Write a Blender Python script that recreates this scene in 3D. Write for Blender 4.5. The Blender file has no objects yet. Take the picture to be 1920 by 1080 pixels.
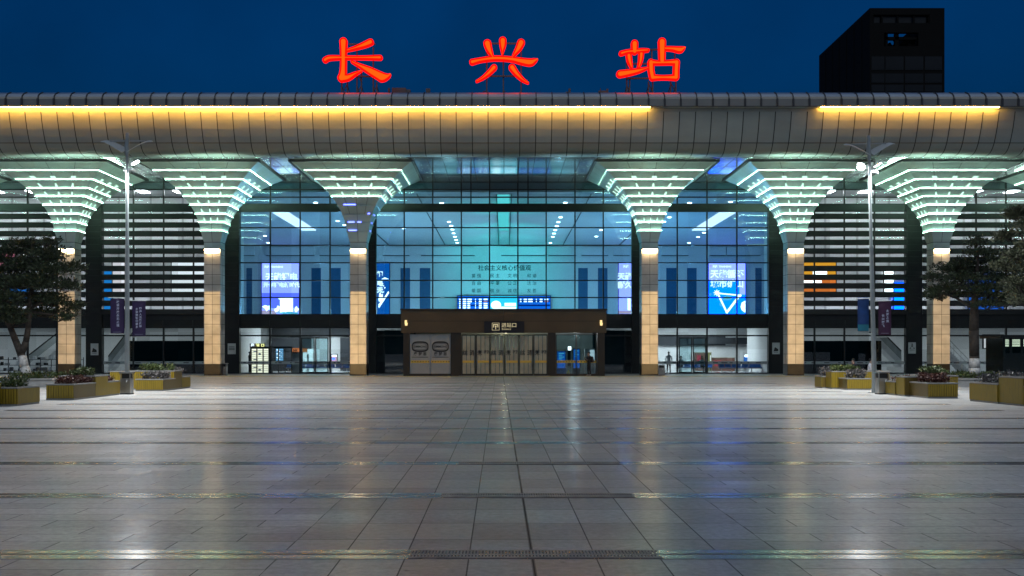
import bpy, bmesh, math, random
from mathutils import Vector, Matrix
random.seed(7)
R = math.radians
S = bpy.context.scene
COL = S.collection

# ------------------------------------------------------------------ camera, sky, sun, exposure
CX, HY, F, H = 945.0, 659.0, 2000.0, 1.8       # principal column, horizon row, focal length (px of a 1920 px wide frame), eye height
def X(px, Y): return (px - CX) * Y / F
def Z(py, Y): return H + (HY - py) * Y / F

cam = bpy.data.cameras.new('camera'); camo = bpy.data.objects.new('camera', cam); COL.objects.link(camo)
camo.location = (0, 0, H); camo.rotation_euler = (R(90), 0, 0)
cam.sensor_width = 36.0; cam.lens = F / 1920 * 36
cam.shift_x = (960 - CX) / 1920; cam.shift_y = (HY - 540) / 1920
cam.clip_start = 0.1; cam.clip_end = 3000
S.camera = camo

SUN_EL, SUN_ROT = R(54), R(180)
w = bpy.data.worlds.new('World'); S.world = w; w.use_nodes = True
nt = w.node_tree; nt.nodes.clear()
sky = nt.nodes.new('ShaderNodeTexSky'); sky.sky_type = 'NISHITA'; sky.sun_disc = False
sky.sun_elevation = SUN_EL; sky.sun_rotation = SUN_ROT; sky.air_density = 1.0; sky.dust_density = 0.0; sky.ozone_density = 6.0
bg = nt.nodes.new('ShaderNodeBackground'); bg.inputs['Strength'].default_value = 0.05
tint = nt.nodes.new('ShaderNodeMix'); tint.data_type = 'RGBA'; tint.blend_type = 'MULTIPLY'
tint.inputs[0].default_value = 1.0
tint.inputs[7].default_value = (0.005, 0.27, 0.56, 1)
wo = nt.nodes.new('ShaderNodeOutputWorld')
nt.links.new(sky.outputs[0], tint.inputs[6]); tcw = nt.nodes.new('ShaderNodeTexCoord'); spz = nt.nodes.new('ShaderNodeSeparateXYZ'); nt.links.new(tcw.outputs['Generated'], spz.inputs[0])
dim = nt.nodes.new('ShaderNodeMapRange'); dim.interpolation_type = 'SMOOTHSTEP'; dim.inputs['From Min'].default_value = 0.02; dim.inputs['From Max'].default_value = 0.37; dim.inputs['To Min'].default_value = 0.12; dim.inputs['To Max'].default_value = 1.0
nt.links.new(spz.outputs['Z'], dim.inputs[0])
cn = nt.nodes.new('ShaderNodeTexNoise'); cn.inputs['Scale'].default_value = 5.0; cn.inputs['Detail'].default_value = 5; nt.links.new(tcw.outputs['Generated'], cn.inputs['Vector'])
cr = nt.nodes.new('ShaderNodeMapRange'); cr.inputs['From Min'].default_value = 0.3; cr.inputs['From Max'].default_value = 0.7; cr.inputs['To Min'].default_value = 0.82; cr.inputs['To Max'].default_value = 1.14; nt.links.new(cn.outputs['Fac'], cr.inputs[0])
mw = nt.nodes.new('ShaderNodeMath'); mw.operation = 'MULTIPLY'; nt.links.new(dim.outputs[0], mw.inputs[0]); nt.links.new(cr.outputs[0], mw.inputs[1])
sv = nt.nodes.new('ShaderNodeVectorMath'); sv.operation = 'SCALE'; nt.links.new(tint.outputs[2], sv.inputs[0]); nt.links.new(mw.outputs[0], sv.inputs['Scale']); nt.links.new(sv.outputs[0], bg.inputs[0]); nt.links.new(bg.outputs[0], wo.inputs[0])

sl = bpy.data.lights.new('dusk_light', 'SUN'); sl.energy = 0.88; sl.angle = R(80); sl.color = (0.91, 1.0, 1.0)
slo = bpy.data.objects.new('dusk_light', sl); COL.objects.link(slo)
slo.rotation_euler = (R(36), 0, R(0))          # shines from behind the camera, down onto the plaza and the front

S.view_settings.view_transform = 'Standard'; S.view_settings.look = 'None'
S.view_settings.exposure = 0.0; S.view_settings.gamma = 1.0
S.render.engine = 'CYCLES'
S.cycles.use_denoising = True
S.cycles.max_bounces = 10; S.cycles.diffuse_bounces = 4; S.cycles.glossy_bounces = 4
S.cycles.transparent_max_bounces = 24; S.cycles.transmission_bounces = 6
S.cycles.sample_clamp_indirect = 6.0; S.cycles.caustics_reflective = False; S.cycles.caustics_refractive = False

# ------------------------------------------------------------------ helpers
def new_nodes(name):
    m = bpy.data.materials.new(name); m.use_nodes = True
    t = m.node_tree; t.nodes.clear()
    out = t.nodes.new('ShaderNodeOutputMaterial')
    return m, t, out

def mat(name, col, rough=0.5, metal=0.0, var=0.12, scale=1.5, bump=0.0, bscale=20.0, spec=0.5, stretch=(1, 1, 1)):
    m, t, out = new_nodes(name)
    b = t.nodes.new('ShaderNodeBsdfPrincipled'); t.links.new(b.outputs[0], out.inputs[0])
    b.inputs['Metallic'].default_value = metal; b.inputs['Roughness'].default_value = rough
    b.inputs['Specular IOR Level'].default_value = spec
    tc = t.nodes.new('ShaderNodeNewGeometry')
    mp = t.nodes.new('ShaderNodeMapping'); mp.inputs['Scale'].default_value = stretch
    t.links.new(tc.outputs['Position'], mp.inputs[0])
    n = t.nodes.new('ShaderNodeTexNoise'); n.inputs['Scale'].default_value = scale; n.inputs['Detail'].default_value = 6
    t.links.new(mp.outputs[0], n.inputs['Vector'])
    r = t.nodes.new('ShaderNodeValToRGB')
    a = [max(0, c * (1 - var)) for c in col[:3]]; c2 = [min(1, c * (1 + var)) for c in col[:3]]
    r.color_ramp.elements[0].position = 0.32; r.color_ramp.elements[1].position = 0.68
    r.color_ramp.elements[0].color = (*a, 1); r.color_ramp.elements[1].color = (*c2, 1)
    t.links.new(n.outputs['Fac'], r.inputs[0]); t.links.new(r.outputs[0], b.inputs['Base Color'])
    mr = t.nodes.new('ShaderNodeMapRange'); mr.inputs['To Min'].default_value = max(0.02, rough * 0.85); mr.inputs['To Max'].default_value = min(1, rough * 1.15)
    t.links.new(n.outputs['Fac'], mr.inputs[0]); t.links.new(mr.outputs[0], b.inputs['Roughness'])
    if bump > 0:
        n2 = t.nodes.new('ShaderNodeTexNoise'); n2.inputs['Scale'].default_value = bscale; n2.inputs['Detail'].default_value = 4
        t.links.new(mp.outputs[0], n2.inputs['Vector'])
        bp = t.nodes.new('ShaderNodeBump'); bp.inputs['Strength'].default_value = bump; bp.inputs['Distance'].default_value = 0.05
        t.links.new(n2.outputs['Fac'], bp.inputs['Height']); t.links.new(bp.outputs[0], b.inputs['Normal'])
    return m

def emis(name, col, strength=1.0, var=0.0, scale=1.0):
    m, t, out = new_nodes(name)
    e = t.nodes.new('ShaderNodeEmission'); e.inputs[0].default_value = (*col, 1); e.inputs[1].default_value = strength
    if var > 0:
        g = t.nodes.new('ShaderNodeNewGeometry'); n = t.nodes.new('ShaderNodeTexNoise'); n.inputs['Scale'].default_value = scale
        mr = t.nodes.new('ShaderNodeMapRange'); mr.inputs['From Min'].default_value = 0.3; mr.inputs['From Max'].default_value = 0.7
        mr.inputs['To Min'].default_value = strength * (1 - var); mr.inputs['To Max'].default_value = strength * (1 + var)
        t.links.new(g.outputs['Position'], n.inputs['Vector']); t.links.new(n.outputs['Fac'], mr.inputs[0]); t.links.new(mr.outputs[0], e.inputs[1])
    t.links.new(e.outputs[0], out.inputs[0])
    return m

def glass(name, tint, refl=0.07, rough=0.0):
    m, t, out = new_nodes(name)
    tr = t.nodes.new('ShaderNodeBsdfTransparent'); tr.inputs[0].default_value = (*tint, 1)
    gl = t.nodes.new('ShaderNodeBsdfGlossy'); gl.inputs['Roughness'].default_value = rough
    lw = t.nodes.new('ShaderNodeFresnel'); lw.inputs[0].default_value = 1.5
    ad = t.nodes.new('ShaderNodeMath'); ad.operation = 'ADD'; ad.inputs[1].default_value = refl; ad.use_clamp = True
    t.links.new(lw.outputs[0], ad.inputs[0])
    tc = t.nodes.new('ShaderNodeNewGeometry'); dv = t.nodes.new('ShaderNodeVectorMath'); dv.operation = 'DIVIDE'; dv.inputs[1].default_value = (2.28, 500.0, 1.392)
    of = t.nodes.new('ShaderNodeVectorMath'); of.operation = 'ADD'; of.inputs[1].default_value = (1.14, 0.0, -0.58); fl = t.nodes.new('ShaderNodeVectorMath'); fl.operation = 'FLOOR'; wn = t.nodes.new('ShaderNodeTexWhiteNoise')
    t.links.new(tc.outputs['Position'], of.inputs[0]); t.links.new(of.outputs[0], dv.inputs[0]); t.links.new(dv.outputs[0], fl.inputs[0]); t.links.new(fl.outputs[0], wn.inputs['Vector'])
    tm = t.nodes.new('ShaderNodeMapRange'); tm.inputs['To Min'].default_value = 0.90; tm.inputs['To Max'].default_value = 1.04; t.links.new(wn.outputs['Value'], tm.inputs[0])
    ts = t.nodes.new('ShaderNodeVectorMath'); ts.operation = 'SCALE'; ts.inputs[0].default_value = tint; t.links.new(tm.outputs[0], ts.inputs['Scale']); t.links.new(ts.outputs[0], tr.inputs[0])
    nm = t.nodes.new('ShaderNodeVectorMath'); nm.operation = 'MULTIPLY_ADD'; nm.inputs[1].default_value = (0.012, 0.0, 0.012); nm.inputs[2].default_value = (-0.006, 0, -0.006); t.links.new(wn.outputs['Color'], nm.inputs[0])
    na = t.nodes.new('ShaderNodeVectorMath'); na.operation = 'ADD'; t.links.new(nm.outputs[0], na.inputs[0]); t.links.new(tc.outputs['Normal'], na.inputs[1])
    nn = t.nodes.new('ShaderNodeVectorMath'); nn.operation = 'NORMALIZE'; t.links.new(na.outputs[0], nn.inputs[0]); t.links.new(nn.outputs[0], gl.inputs['Normal'])
    mx = t.nodes.new('ShaderNodeMixShader'); t.links.new(ad.outputs[0], mx.inputs[0])
    t.links.new(tr.outputs[0], mx.inputs[1]); t.links.new(gl.outputs[0], mx.inputs[2]); t.links.new(mx.outputs[0], out.inputs[0])
    return m

def wpos(o):
    p = Vector((0, 0, 0))
    while o: p += o.location; o = o.parent
    return p

class MB:
    """collects shapes given in world coordinates and links them as ONE mesh object"""
    def __init__(s): s.v = []; s.f = []; s.m = []
    def add(s, vs, fs, mi=0):
        k = len(s.v); s.v += [tuple(v) for v in vs]; s.f += [tuple(i + k for i in f) for f in fs]; s.m += [mi] * len(fs)
    def box(s, x0, y0, z0, x1, y1, z1, mi=0):
        if x0 > x1: x0, x1 = x1, x0
        if y0 > y1: y0, y1 = y1, y0
        if z0 > z1: z0, z1 = z1, z0
        s.add([(x0, y0, z0), (x1, y0, z0), (x1, y1, z0), (x0, y1, z0), (x0, y0, z1), (x1, y0, z1), (x1, y1, z1), (x0, y1, z1)],
              [(0, 3, 2, 1), (4, 5, 6, 7), (0, 1, 5, 4), (1, 2, 6, 5), (2, 3, 7, 6), (3, 0, 4, 7)], mi)
    def poly(s, pts, vec, mi=0):
        n = len(pts); vec = Vector(vec); p2 = [Vector(p) + vec for p in pts]
        s.add(list(pts) + p2, [tuple(range(n))[::-1], tuple(range(n, 2 * n))] + [(i, (i + 1) % n, n + (i + 1) % n, n + i) for i in range(n)], mi)
    def tube(s, p0, p1, r0, r1=None, n=8, mi=0):
        r1 = r0 if r1 is None else r1
        p0, p1 = Vector(p0), Vector(p1); d = (p1 - p0).normalized()
        a = d.orthogonal().normalized(); b = d.cross(a)
        vs = [p0 + r0 * (math.cos(2 * math.pi * i / n) * a + math.sin(2 * math.pi * i / n) * b) for i in range(n)]
        vs += [p1 + r1 * (math.cos(2 * math.pi * i / n) * a + math.sin(2 * math.pi * i / n) * b) for i in range(n)]
        s.add(vs, [(i, (i + 1) % n, n + (i + 1) % n, n + i) for i in range(n)] + [tuple(range(n))[::-1], tuple(range(n, 2 * n))], mi)
    def path(s, pts, rs, n=8, mi=0):
        for i in range(len(pts) - 1): s.tube(pts[i], pts[i + 1], rs[i], rs[i + 1], n, mi)
    def sqring(s, cx, cy, a, b, z0, z1, mi=0):        # square ring, outer half-width a, inner b
        for (h, flip) in ((a, 0),): pass
        o = [(cx - a, cy - a), (cx + a, cy - a), (cx + a, cy + a), (cx - a, cy + a)]
        i_ = [(cx - b, cy - b), (cx + b, cy - b), (cx + b, cy + b), (cx - b, cy + b)]
        vs = [(*p, z0) for p in o] + [(*p, z0) for p in i_] + [(*p, z1) for p in o] + [(*p, z1) for p in i_]
        fs = []
        for k in range(4):
            j = (k + 1) % 4
            fs += [(k, j, 8 + j, 8 + k), (4 + j, 4 + k, 12 + k, 12 + j), (j, k, 4 + k, 4 + j), (8 + k, 8 + j, 12 + j, 12 + k)]
        s.add(vs, fs, mi)
    def build(s, name, mats, parent=None, smooth=False):
        me = bpy.data.meshes.new(name)
        off = wpos(parent) if parent else Vector((0, 0, 0))
        me.from_pydata([tuple(Vector(v) - off) for v in s.v], [], s.f)
        for m in (mats if isinstance(mats, (list, tuple)) else [mats]): me.materials.append(m)
        for p, i in zip(me.polygons, s.m): p.material_index = i; p.use_smooth = smooth
        me.update()
        o = bpy.data.objects.new(name, me); COL.objects.link(o)
        if parent: o.parent = parent
        return o

def tag(o, label=None, cat=None, group=None, kind=None):
    if label: o['label'] = label
    if cat: o['category'] = cat
    if group: o['group'] = group
    if kind: o['kind'] = kind
    return o
def thing(name, label, cat, loc=(0, 0, 0), group=None):
    o = bpy.data.objects.new(name, None); COL.objects.link(o); o.location = loc; o.empty_display_size = 0.3
    return tag(o, label, cat, group)
def copy_tree(o, parent=None):
    c = o.copy(); COL.objects.link(c); c.parent = parent
    for ch in list(o.children): copy_tree(ch, c)
    return c

def text(name, s, size, loc, material, parent=None, depth=0.01, bold=0.0, align='CENTER', xs=1.0):
    c = bpy.data.curves.new(name, 'FONT'); c.body = s; c.size = size; c.align_x = align; c.align_y = 'CENTER'
    c.extrude = depth; c.offset = bold; c.resolution_u = 2
    tmp = bpy.data.objects.new(name, c); COL.objects.link(tmp)
    dg = bpy.context.evaluated_depsgraph_get()
    me = bpy.data.meshes.new_from_object(tmp.evaluated_get(dg))
    bpy.data.objects.remove(tmp); bpy.data.curves.remove(c)
    me.transform(Matrix.Rotation(R(90), 4, 'X') @ Matrix.Diagonal((xs, 1, 1, 1)))
    me.materials.clear(); me.materials.append(material)
    me.name = name
    o = bpy.data.objects.new(name, me); COL.objects.link(o)
    o.location = Vector(loc) - (wpos(parent) if parent else Vector((0, 0, 0)))
    if parent: o.parent = parent
    return o

def lamp(name, kind, loc, power, color=(1, 1, 1), size=0.2, parent=None, target=None, angle=None, blend=0.15):
    l = bpy.data.lights.new(name, kind); l.energy = power; l.color = color
    if kind in ('POINT', 'SPOT'): l.shadow_soft_size = size
    if kind == 'SPOT': l.spot_size = R(angle); l.spot_blend = blend
    o = bpy.data.objects.new(name, l); COL.objects.link(o)
    o.location = Vector(loc) - (wpos(parent) if parent else Vector((0, 0, 0)))
    if parent: o.parent = parent
    if target is not None:
        o.rotation_euler = (Vector(target) - Vector(loc)).to_track_quat('-Z', 'Y').to_euler()
    return o

# ------------------------------------------------------------------ materials
M = {}
M['alu'] = mat('canopy_aluminium', (0.285, 0.31, 0.285), 0.38, 0.25, 0.10, 0.35, stretch=(1, 0.6, 2.5))
M['alu_blue'] = mat('fascia_metal', (0.17, 0.165, 0.155), 0.34, 0.4, 0.08, 0.5)
M['alu_sky'] = mat('roof_edge_metal', (0.55, 0.62, 0.68), 0.4, 0.9, 0.05, 0.5)
M['seam'] = mat('dark_seam', (0.02, 0.02, 0.02), 0.6, 0, 0.2)
M['fin'] = mat('dark_fin', (0.035, 0.035, 0.04), 0.5, 0.3, 0.2)
M['cap'] = mat('capital_panel', (0.52, 0.63, 0.57), 0.32, 0.2, 0.08, 0.6)
M['shaft'] = mat('column_stone', (0.48, 0.45, 0.40), 0.5, 0, 0.14, 1.6)
M['plinth'] = mat('plinth_stone', (0.022, 0.019, 0.013), 0.35, 0, 0.25, 3)
M['pier'] = mat('dark_pier_metal', (0.011, 0.012, 0.011), 0.4, 0.2, 0.25, 1)
M['spandrel'] = mat('spandrel_metal', (0.020, 0.022, 0.021), 0.35, 0.3, 0.25, 0.8)
M['mullion'] = mat('mullion_metal', (0.018, 0.02, 0.02), 0.4, 0.4, 0.2)
M['louvre'] = mat('louvre_metal', (0.013, 0.012, 0.011), 0.5, 0.2, 0.25, 1)
M['film'] = mat('black_film', (0.005, 0.005, 0.005), 0.8, 0, 0.2, spec=0.05)
M['glass_hall'] = glass('hall_glass', (0.68, 0.87, 0.94), 0.05)
M['glass_wing'] = glass('wing_glass', (0.86, 0.93, 0.95), 0.015)
M['glass_door'] = glass('door_glass', (0.75, 0.88, 0.9), 0.04)
M['led'] = emis('led_white_green', (0.58, 1.0, 0.80), 66.0)
def vary(m_, lo, hi):
    t = m_.node_tree; e = next(n for n in t.nodes if n.type == 'EMISSION'); k = e.inputs[1].default_value
    oi = t.nodes.new('ShaderNodeObjectInfo'); mr = t.nodes.new('ShaderNodeMapRange'); mr.inputs['To Min'].default_value = k * lo; mr.inputs['To Max'].default_value = k * hi
    t.links.new(oi.outputs['Random'], mr.inputs[0]); t.links.new(mr.outputs[0], e.inputs[1])
vary(M['led'], 0.6, 1.15)
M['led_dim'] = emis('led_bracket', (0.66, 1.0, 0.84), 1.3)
M['led_off'] = mat('led_off', (0.25, 0.26, 0.26), 0.3, 0.4)
M['led_blue'] = emis('led_blue', (0.12, 0.16, 1.0), 6.0)
M['amber'] = emis('amber_led', (1.0, 0.46, 0.06), 125.0, 0.25, 0.8)
M['uplight'] = emis('column_lamp', (1.0, 0.70, 0.36), 60.0)
M['white_wall'] = mat('white_wall', (0.72, 0.72, 0.72), 0.6, 0, 0.04, 0.4)
M['grey_wall'] = mat('grey_wall', (0.45, 0.45, 0.45), 0.6, 0, 0.06, 0.4)
M['hall_floor'] = mat('hall_floor', (0.45, 0.46, 0.47), 0.2, 0, 0.1, 0.5)
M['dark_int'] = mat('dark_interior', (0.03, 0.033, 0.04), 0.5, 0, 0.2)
M['blue_door'] = mat('blue_opening', (0.012, 0.10, 0.22), 0.5, 0, 0.1)
M['downlight'] = emis('downlight_disc', (0.9, 0.97, 1.0), 14.0)
M['ceil_panel'] = emis('ceiling_light_panel', (1.0, 0.97, 0.97), 1.5)
M['bronze'] = mat('bronze_cladding', (0.085, 0.062, 0.034), 0.42, 0.35, 0.12, 0.7)
M['bronze_dark'] = mat('dark_bronze', (0.032, 0.026, 0.018), 0.45, 0.3, 0.15, 0.7)
M['black'] = mat('black_plastic', (0.012, 0.012, 0.013), 0.45, 0, 0.2)
M['steel'] = mat('brushed_steel', (0.42, 0.42, 0.41), 0.3, 0.9, 0.15, 3)
M['pole'] = mat('grey_pole_paint', (0.30, 0.33, 0.33), 0.35, 0.4, 0.1, 2)
M['pole_pale'] = mat('pale_pole_paint', (0.26, 0.30, 0.31), 0.35, 0.3, 0.08, 2)
M['wing'] = mat('pale_wing_paint', (0.42, 0.45, 0.44), 0.4, 0, 0.06, 2)
M['white'] = mat('white_paint', (0.78, 0.78, 0.77), 0.5, 0, 0.05, 3)
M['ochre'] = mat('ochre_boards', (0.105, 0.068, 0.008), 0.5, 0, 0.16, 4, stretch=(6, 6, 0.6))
M['ochre_lit'] = mat('ochre_slats', (0.24, 0.165, 0.010), 0.45, 0, 0.16, 4, stretch=(6, 6, 0.6))  # brighter ochre, with the light on the slats put into the colour
M['coping'] = mat('grey_coping', (0.22, 0.22, 0.215), 0.6, 0, 0.15, 4)
M['soil'] = mat('soil', (0.03, 0.022, 0.015), 0.9, 0, 0.3, 6)
M['bark'] = mat('bark', (0.05, 0.04, 0.032), 0.85, 0, 0.35, 6, 0.5, 14)
M['whitewash'] = mat('whitewash', (0.62, 0.61, 0.58), 0.8, 0, 0.3, 9, 0.4, 18)
M['concrete'] = mat('concrete_ring', (0.24, 0.245, 0.245), 0.7, 0, 0.15, 3, 0.2, 30)
M['tower'] = mat('tower_panel', (0.005, 0.005, 0.005), 0.7, 0, 0.25, 0.15, spec=0.08)
M['tower_glass'] = mat('tower_glass', (0.006, 0.008, 0.011), 0.3, 0.0, 0.4, 0.12, spec=0.2)
M['seat_blue'] = mat('blue_seat', (0.015, 0.18, 0.62), 0.4, 0, 0.1)
M['gold_band'] = mat('gold_band', (0.62, 0.40, 0.06), 0.5, 0, 0.08)
M['frost'] = mat('frosted_band', (0.34, 0.37, 0.37), 0.5, 0, 0.1)
M['film_grey'] = mat('grey_ad_film', (0.30, 0.31, 0.30), 0.5, 0, 0.06)
M['ink'] = mat('black_ink', (0.015, 0.015, 0.015), 0.5, 0, 0.1)
M['ink_grey'] = mat('grey_ink', (0.03, 0.045, 0.05), 0.5, 0, 0.1)
M['text_white'] = emis('lit_white_letter', (1, 1, 1), 2.2)
M['sign_cream'] = emis('sign_cream', (1.0, 0.85, 0.5), 0.62)  # unlit sign; its lettering is given a glow of its own
M['sign_black'] = mat('sign_black', (0.012, 0.012, 0.016), 0.3, 0, 0.1)

def tile_tone(m_, cell, amt):
    t = m_.node_tree; p = next(n for n in t.nodes if n.type == 'BSDF_PRINCIPLED'); src = p.inputs['Base Color'].links[0].from_socket
    tc = t.nodes.new('ShaderNodeTexCoord'); dv = t.nodes.new('ShaderNodeVectorMath'); dv.operation = 'DIVIDE'; dv.inputs[1].default_value = cell
    fl = t.nodes.new('ShaderNodeVectorMath'); fl.operation = 'FLOOR'; wn = t.nodes.new('ShaderNodeTexWhiteNoise'); wn.noise_dimensions = '4D'
    oi = t.nodes.new('ShaderNodeObjectInfo'); mr = t.nodes.new('ShaderNodeMapRange'); mr.inputs['To Min'].default_value = 1 - amt; mr.inputs['To Max'].default_value = 1 + amt
    sc_ = t.nodes.new('ShaderNodeVectorMath'); sc_.operation = 'SCALE'
    t.links.new(tc.outputs['Object'], dv.inputs[0]); t.links.new(dv.outputs[0], fl.inputs[0]); t.links.new(fl.outputs[0], wn.inputs['Vector']); t.links.new(oi.outputs['Random'], wn.inputs['W'])
    t.links.new(wn.outputs['Value'], mr.inputs[0]); t.links.new(src, sc_.inputs[0]); t.links.new(mr.outputs[0], sc_.inputs['Scale']); t.links.new(sc_.outputs[0], p.inputs['Base Color'])
tile_tone(M['shaft'], (1.0, 1.0, 0.742), 0.14)
tile_tone(M['alu'], (1.085, 50.0, 50.0), 0.07)
tile_tone(M['cap'], (0.9, 0.9, 0.6), 0.06)

# ------------------------------------------------------------------ ground
def plaza_material():
    m, t, out = new_nodes('plaza_granite')
    b = t.nodes.new('ShaderNodeBsdfPrincipled'); t.links.new(b.outputs[0], out.inputs[0])
    g = t.nodes.new('ShaderNodeNewGeometry')
    rot = t.nodes.new('ShaderNodeMapping'); rot.inputs['Rotation'].default_value = (0, 0, -0.0045); rot.inputs['Location'].default_value = (-0.29, -9.45 + 0.2, 0)
    t.links.new(g.outputs['Position'], rot.inputs[0])
    def brick(offset, bw, rh, sx):
        k = t.nodes.new('ShaderNodeTexBrick'); k.offset = offset; k.offset_frequency = 2; k.squash = 1
        k.inputs['Scale'].default_value = 1; k.inputs['Brick Width'].default_value = bw; k.inputs['Row Height'].default_value = rh
        k.inputs['Mortar Size'].default_value = 0.007; k.inputs['Mortar Smooth'].default_value = 0.2; k.inputs['Bias'].default_value = 0
        k.inputs['Color1'].default_value = (0.86, 0.86, 0.86, 1); k.inputs['Color2'].default_value = (1.08, 1.08, 1.08, 1); k.inputs['Mortar'].default_value = (0.26, 0.26, 0.26, 1)
        t.links.new(rot.outputs[0], k.inputs[0]); return k
    kc = brick(0.0, 0.555, 0.963, 1); ks = brick(0.5, 1.11, 0.428, 1)
    sx = t.nodes.new('ShaderNodeSeparateXYZ'); t.links.new(rot.outputs[0], sx.inputs[0])
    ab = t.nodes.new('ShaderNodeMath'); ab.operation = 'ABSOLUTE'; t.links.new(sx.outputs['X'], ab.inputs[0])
    # bands of differently laid stone; sides paler, with lamp light put into the colour
    cen = t.nodes.new('ShaderNodeMath'); cen.operation = 'LESS_THAN'; cen.inputs[1].default_value = 2.22; t.links.new(ab.outputs[0], cen.inputs[0])
    mixb = t.nodes.new('ShaderNodeMix'); mixb.data_type = 'RGBA'
    t.links.new(cen.outputs[0], mixb.inputs[0]); t.links.new(ks.outputs['Color'], mixb.inputs[6]); t.links.new(kc.outputs['Color'], mixb.inputs[7])
    base = t.nodes.new('ShaderNodeMix'); base.data_type = 'RGBA'
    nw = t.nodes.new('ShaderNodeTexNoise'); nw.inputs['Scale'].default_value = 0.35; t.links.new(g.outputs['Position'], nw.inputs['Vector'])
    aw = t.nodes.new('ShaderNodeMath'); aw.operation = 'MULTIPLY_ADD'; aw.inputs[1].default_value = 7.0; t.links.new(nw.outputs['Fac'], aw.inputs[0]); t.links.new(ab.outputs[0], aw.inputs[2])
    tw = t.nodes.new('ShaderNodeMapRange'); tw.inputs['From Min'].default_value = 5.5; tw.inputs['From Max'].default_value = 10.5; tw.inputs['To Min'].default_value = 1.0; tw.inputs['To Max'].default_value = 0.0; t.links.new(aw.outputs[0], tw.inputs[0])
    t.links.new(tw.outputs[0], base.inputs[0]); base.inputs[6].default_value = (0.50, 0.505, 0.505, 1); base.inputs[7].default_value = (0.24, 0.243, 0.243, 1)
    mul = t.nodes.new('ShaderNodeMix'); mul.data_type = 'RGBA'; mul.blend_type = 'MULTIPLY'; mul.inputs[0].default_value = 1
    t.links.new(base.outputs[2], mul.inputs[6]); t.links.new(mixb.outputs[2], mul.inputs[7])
    # stains and grain
    n1 = t.nodes.new('ShaderNodeTexNoise'); n1.inputs['Scale'].default_value = 0.5; n1.inputs['Detail'].default_value = 8; n1.inputs['Roughness'].default_value = 0.65
    st = t.nodes.new('ShaderNodeMapping'); st.inputs['Scale'].default_value = (0.7, 1.6, 1); t.links.new(g.outputs['Position'], st.inputs[0]); t.links.new(st.outputs[0], n1.inputs['Vector'])
    n2 = t.nodes.new('ShaderNodeTexNoise'); n2.inputs['Scale'].default_value = 11; n2.inputs['Detail'].default_value = 9; n2.inputs['Roughness'].default_value = 0.8
    t.links.new(g.outputs['Position'], n2.inputs['Vector'])
    r1 = t.nodes.new('ShaderNodeMapRange'); r1.inputs['From Min'].default_value = 0.3; r1.inputs['From Max'].default_value = 0.7; r1.inputs['To Min'].default_value = 0.66; r1.inputs['To Max'].default_value = 1.26
    r2 = t.nodes.new('ShaderNodeMapRange'); r2.inputs['From Min'].default_value = 0.3; r2.inputs['From Max'].default_value = 0.7; r2.inputs['To Min'].default_value = 0.62; r2.inputs['To Max'].default_value = 1.40
    t.links.new(n1.outputs['Fac'], r1.inputs[0]); t.links.new(n2.outputs['Fac'], r2.inputs[0])
    vo = t.nodes.new('ShaderNodeTexVoronoi'); vo.inputs['Scale'].default_value = 1.7; t.links.new(g.outputs['Position'], vo.inputs['Vector'])
    vr = t.nodes.new('ShaderNodeMapRange'); vr.inputs['From Min'].default_value = 0.02; vr.inputs['From Max'].default_value = 0.06; vr.inputs['To Min'].default_value = 0.45; vr.inputs['To Max'].default_value = 1.0; t.links.new(vo.outputs['Distance'], vr.inputs[0])
    axs = t.nodes.new('ShaderNodeMapRange'); axs.inputs['From Min'].default_value = 0.012; axs.inputs['From Max'].default_value = 0.02; axs.inputs['To Min'].default_value = 0.12; axs.inputs['To Max'].default_value = 1.0; t.links.new(ab.outputs[0], axs.inputs[0])
    m0 = t.nodes.new('ShaderNodeMath'); m0.operation = 'MULTIPLY'; t.links.new(vr.outputs[0], m0.inputs[0]); t.links.new(axs.outputs[0], m0.inputs[1])
    m1 = t.nodes.new('ShaderNodeMath'); m1.operation = 'MULTIPLY'; t.links.new(m0.outputs[0], m1.inputs[0]); t.links.new(r1.outputs[0], m1.inputs[1])
    mm = t.nodes.new('ShaderNodeMath'); mm.operation = 'MULTIPLY'; t.links.new(m1.outputs[0], mm.inputs[0]); t.links.new(r2.outputs[0], mm.inputs[1])
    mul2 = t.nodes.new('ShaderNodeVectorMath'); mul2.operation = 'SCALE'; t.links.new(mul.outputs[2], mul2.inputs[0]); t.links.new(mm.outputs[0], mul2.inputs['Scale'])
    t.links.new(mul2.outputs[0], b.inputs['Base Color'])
    rr = t.nodes.new('ShaderNodeMapRange'); rr.inputs['From Min'].default_value = 0.3; rr.inputs['From Max'].default_value = 0.7; rr.inputs['To Min'].default_value = 0.42; rr.inputs['To Max'].default_value = 0.60
    sb = t.nodes.new('ShaderNodeSeparateColor'); t.links.new(mixb.outputs[2], sb.inputs[0])
    rb = t.nodes.new('ShaderNodeMath'); rb.operation = 'MULTIPLY_ADD'; rb.inputs[1].default_value = -0.45; rb.inputs[2].default_value = 0.42; t.links.new(sb.outputs[0], rb.inputs[0])
    t.links.new(n1.outputs['Fac'], rr.inputs[0])
    ra = t.nodes.new('ShaderNodeMath'); ra.operation = 'ADD'; ra.use_clamp = True; t.links.new(rr.outputs[0], ra.inputs[0]); t.links.new(rb.outputs[0], ra.inputs[1]); t.links.new(ra.outputs[0], b.inputs['Roughness'])
    b.inputs['Specular IOR Level'].default_value = 0.25
    b.inputs['Coat Roughness'].default_value = 0.17; cw = t.nodes.new('ShaderNodeMapRange'); cw.inputs['From Min'].default_value = 0.35; cw.inputs['From Max'].default_value = 0.65; cw.inputs['To Min'].default_value = 0.06; cw.inputs['To Max'].default_value = 0.30
    t.links.new(n1.outputs['Fac'], cw.inputs[0]); t.links.new(cw.outputs[0], b.inputs['Coat Weight'])
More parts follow.
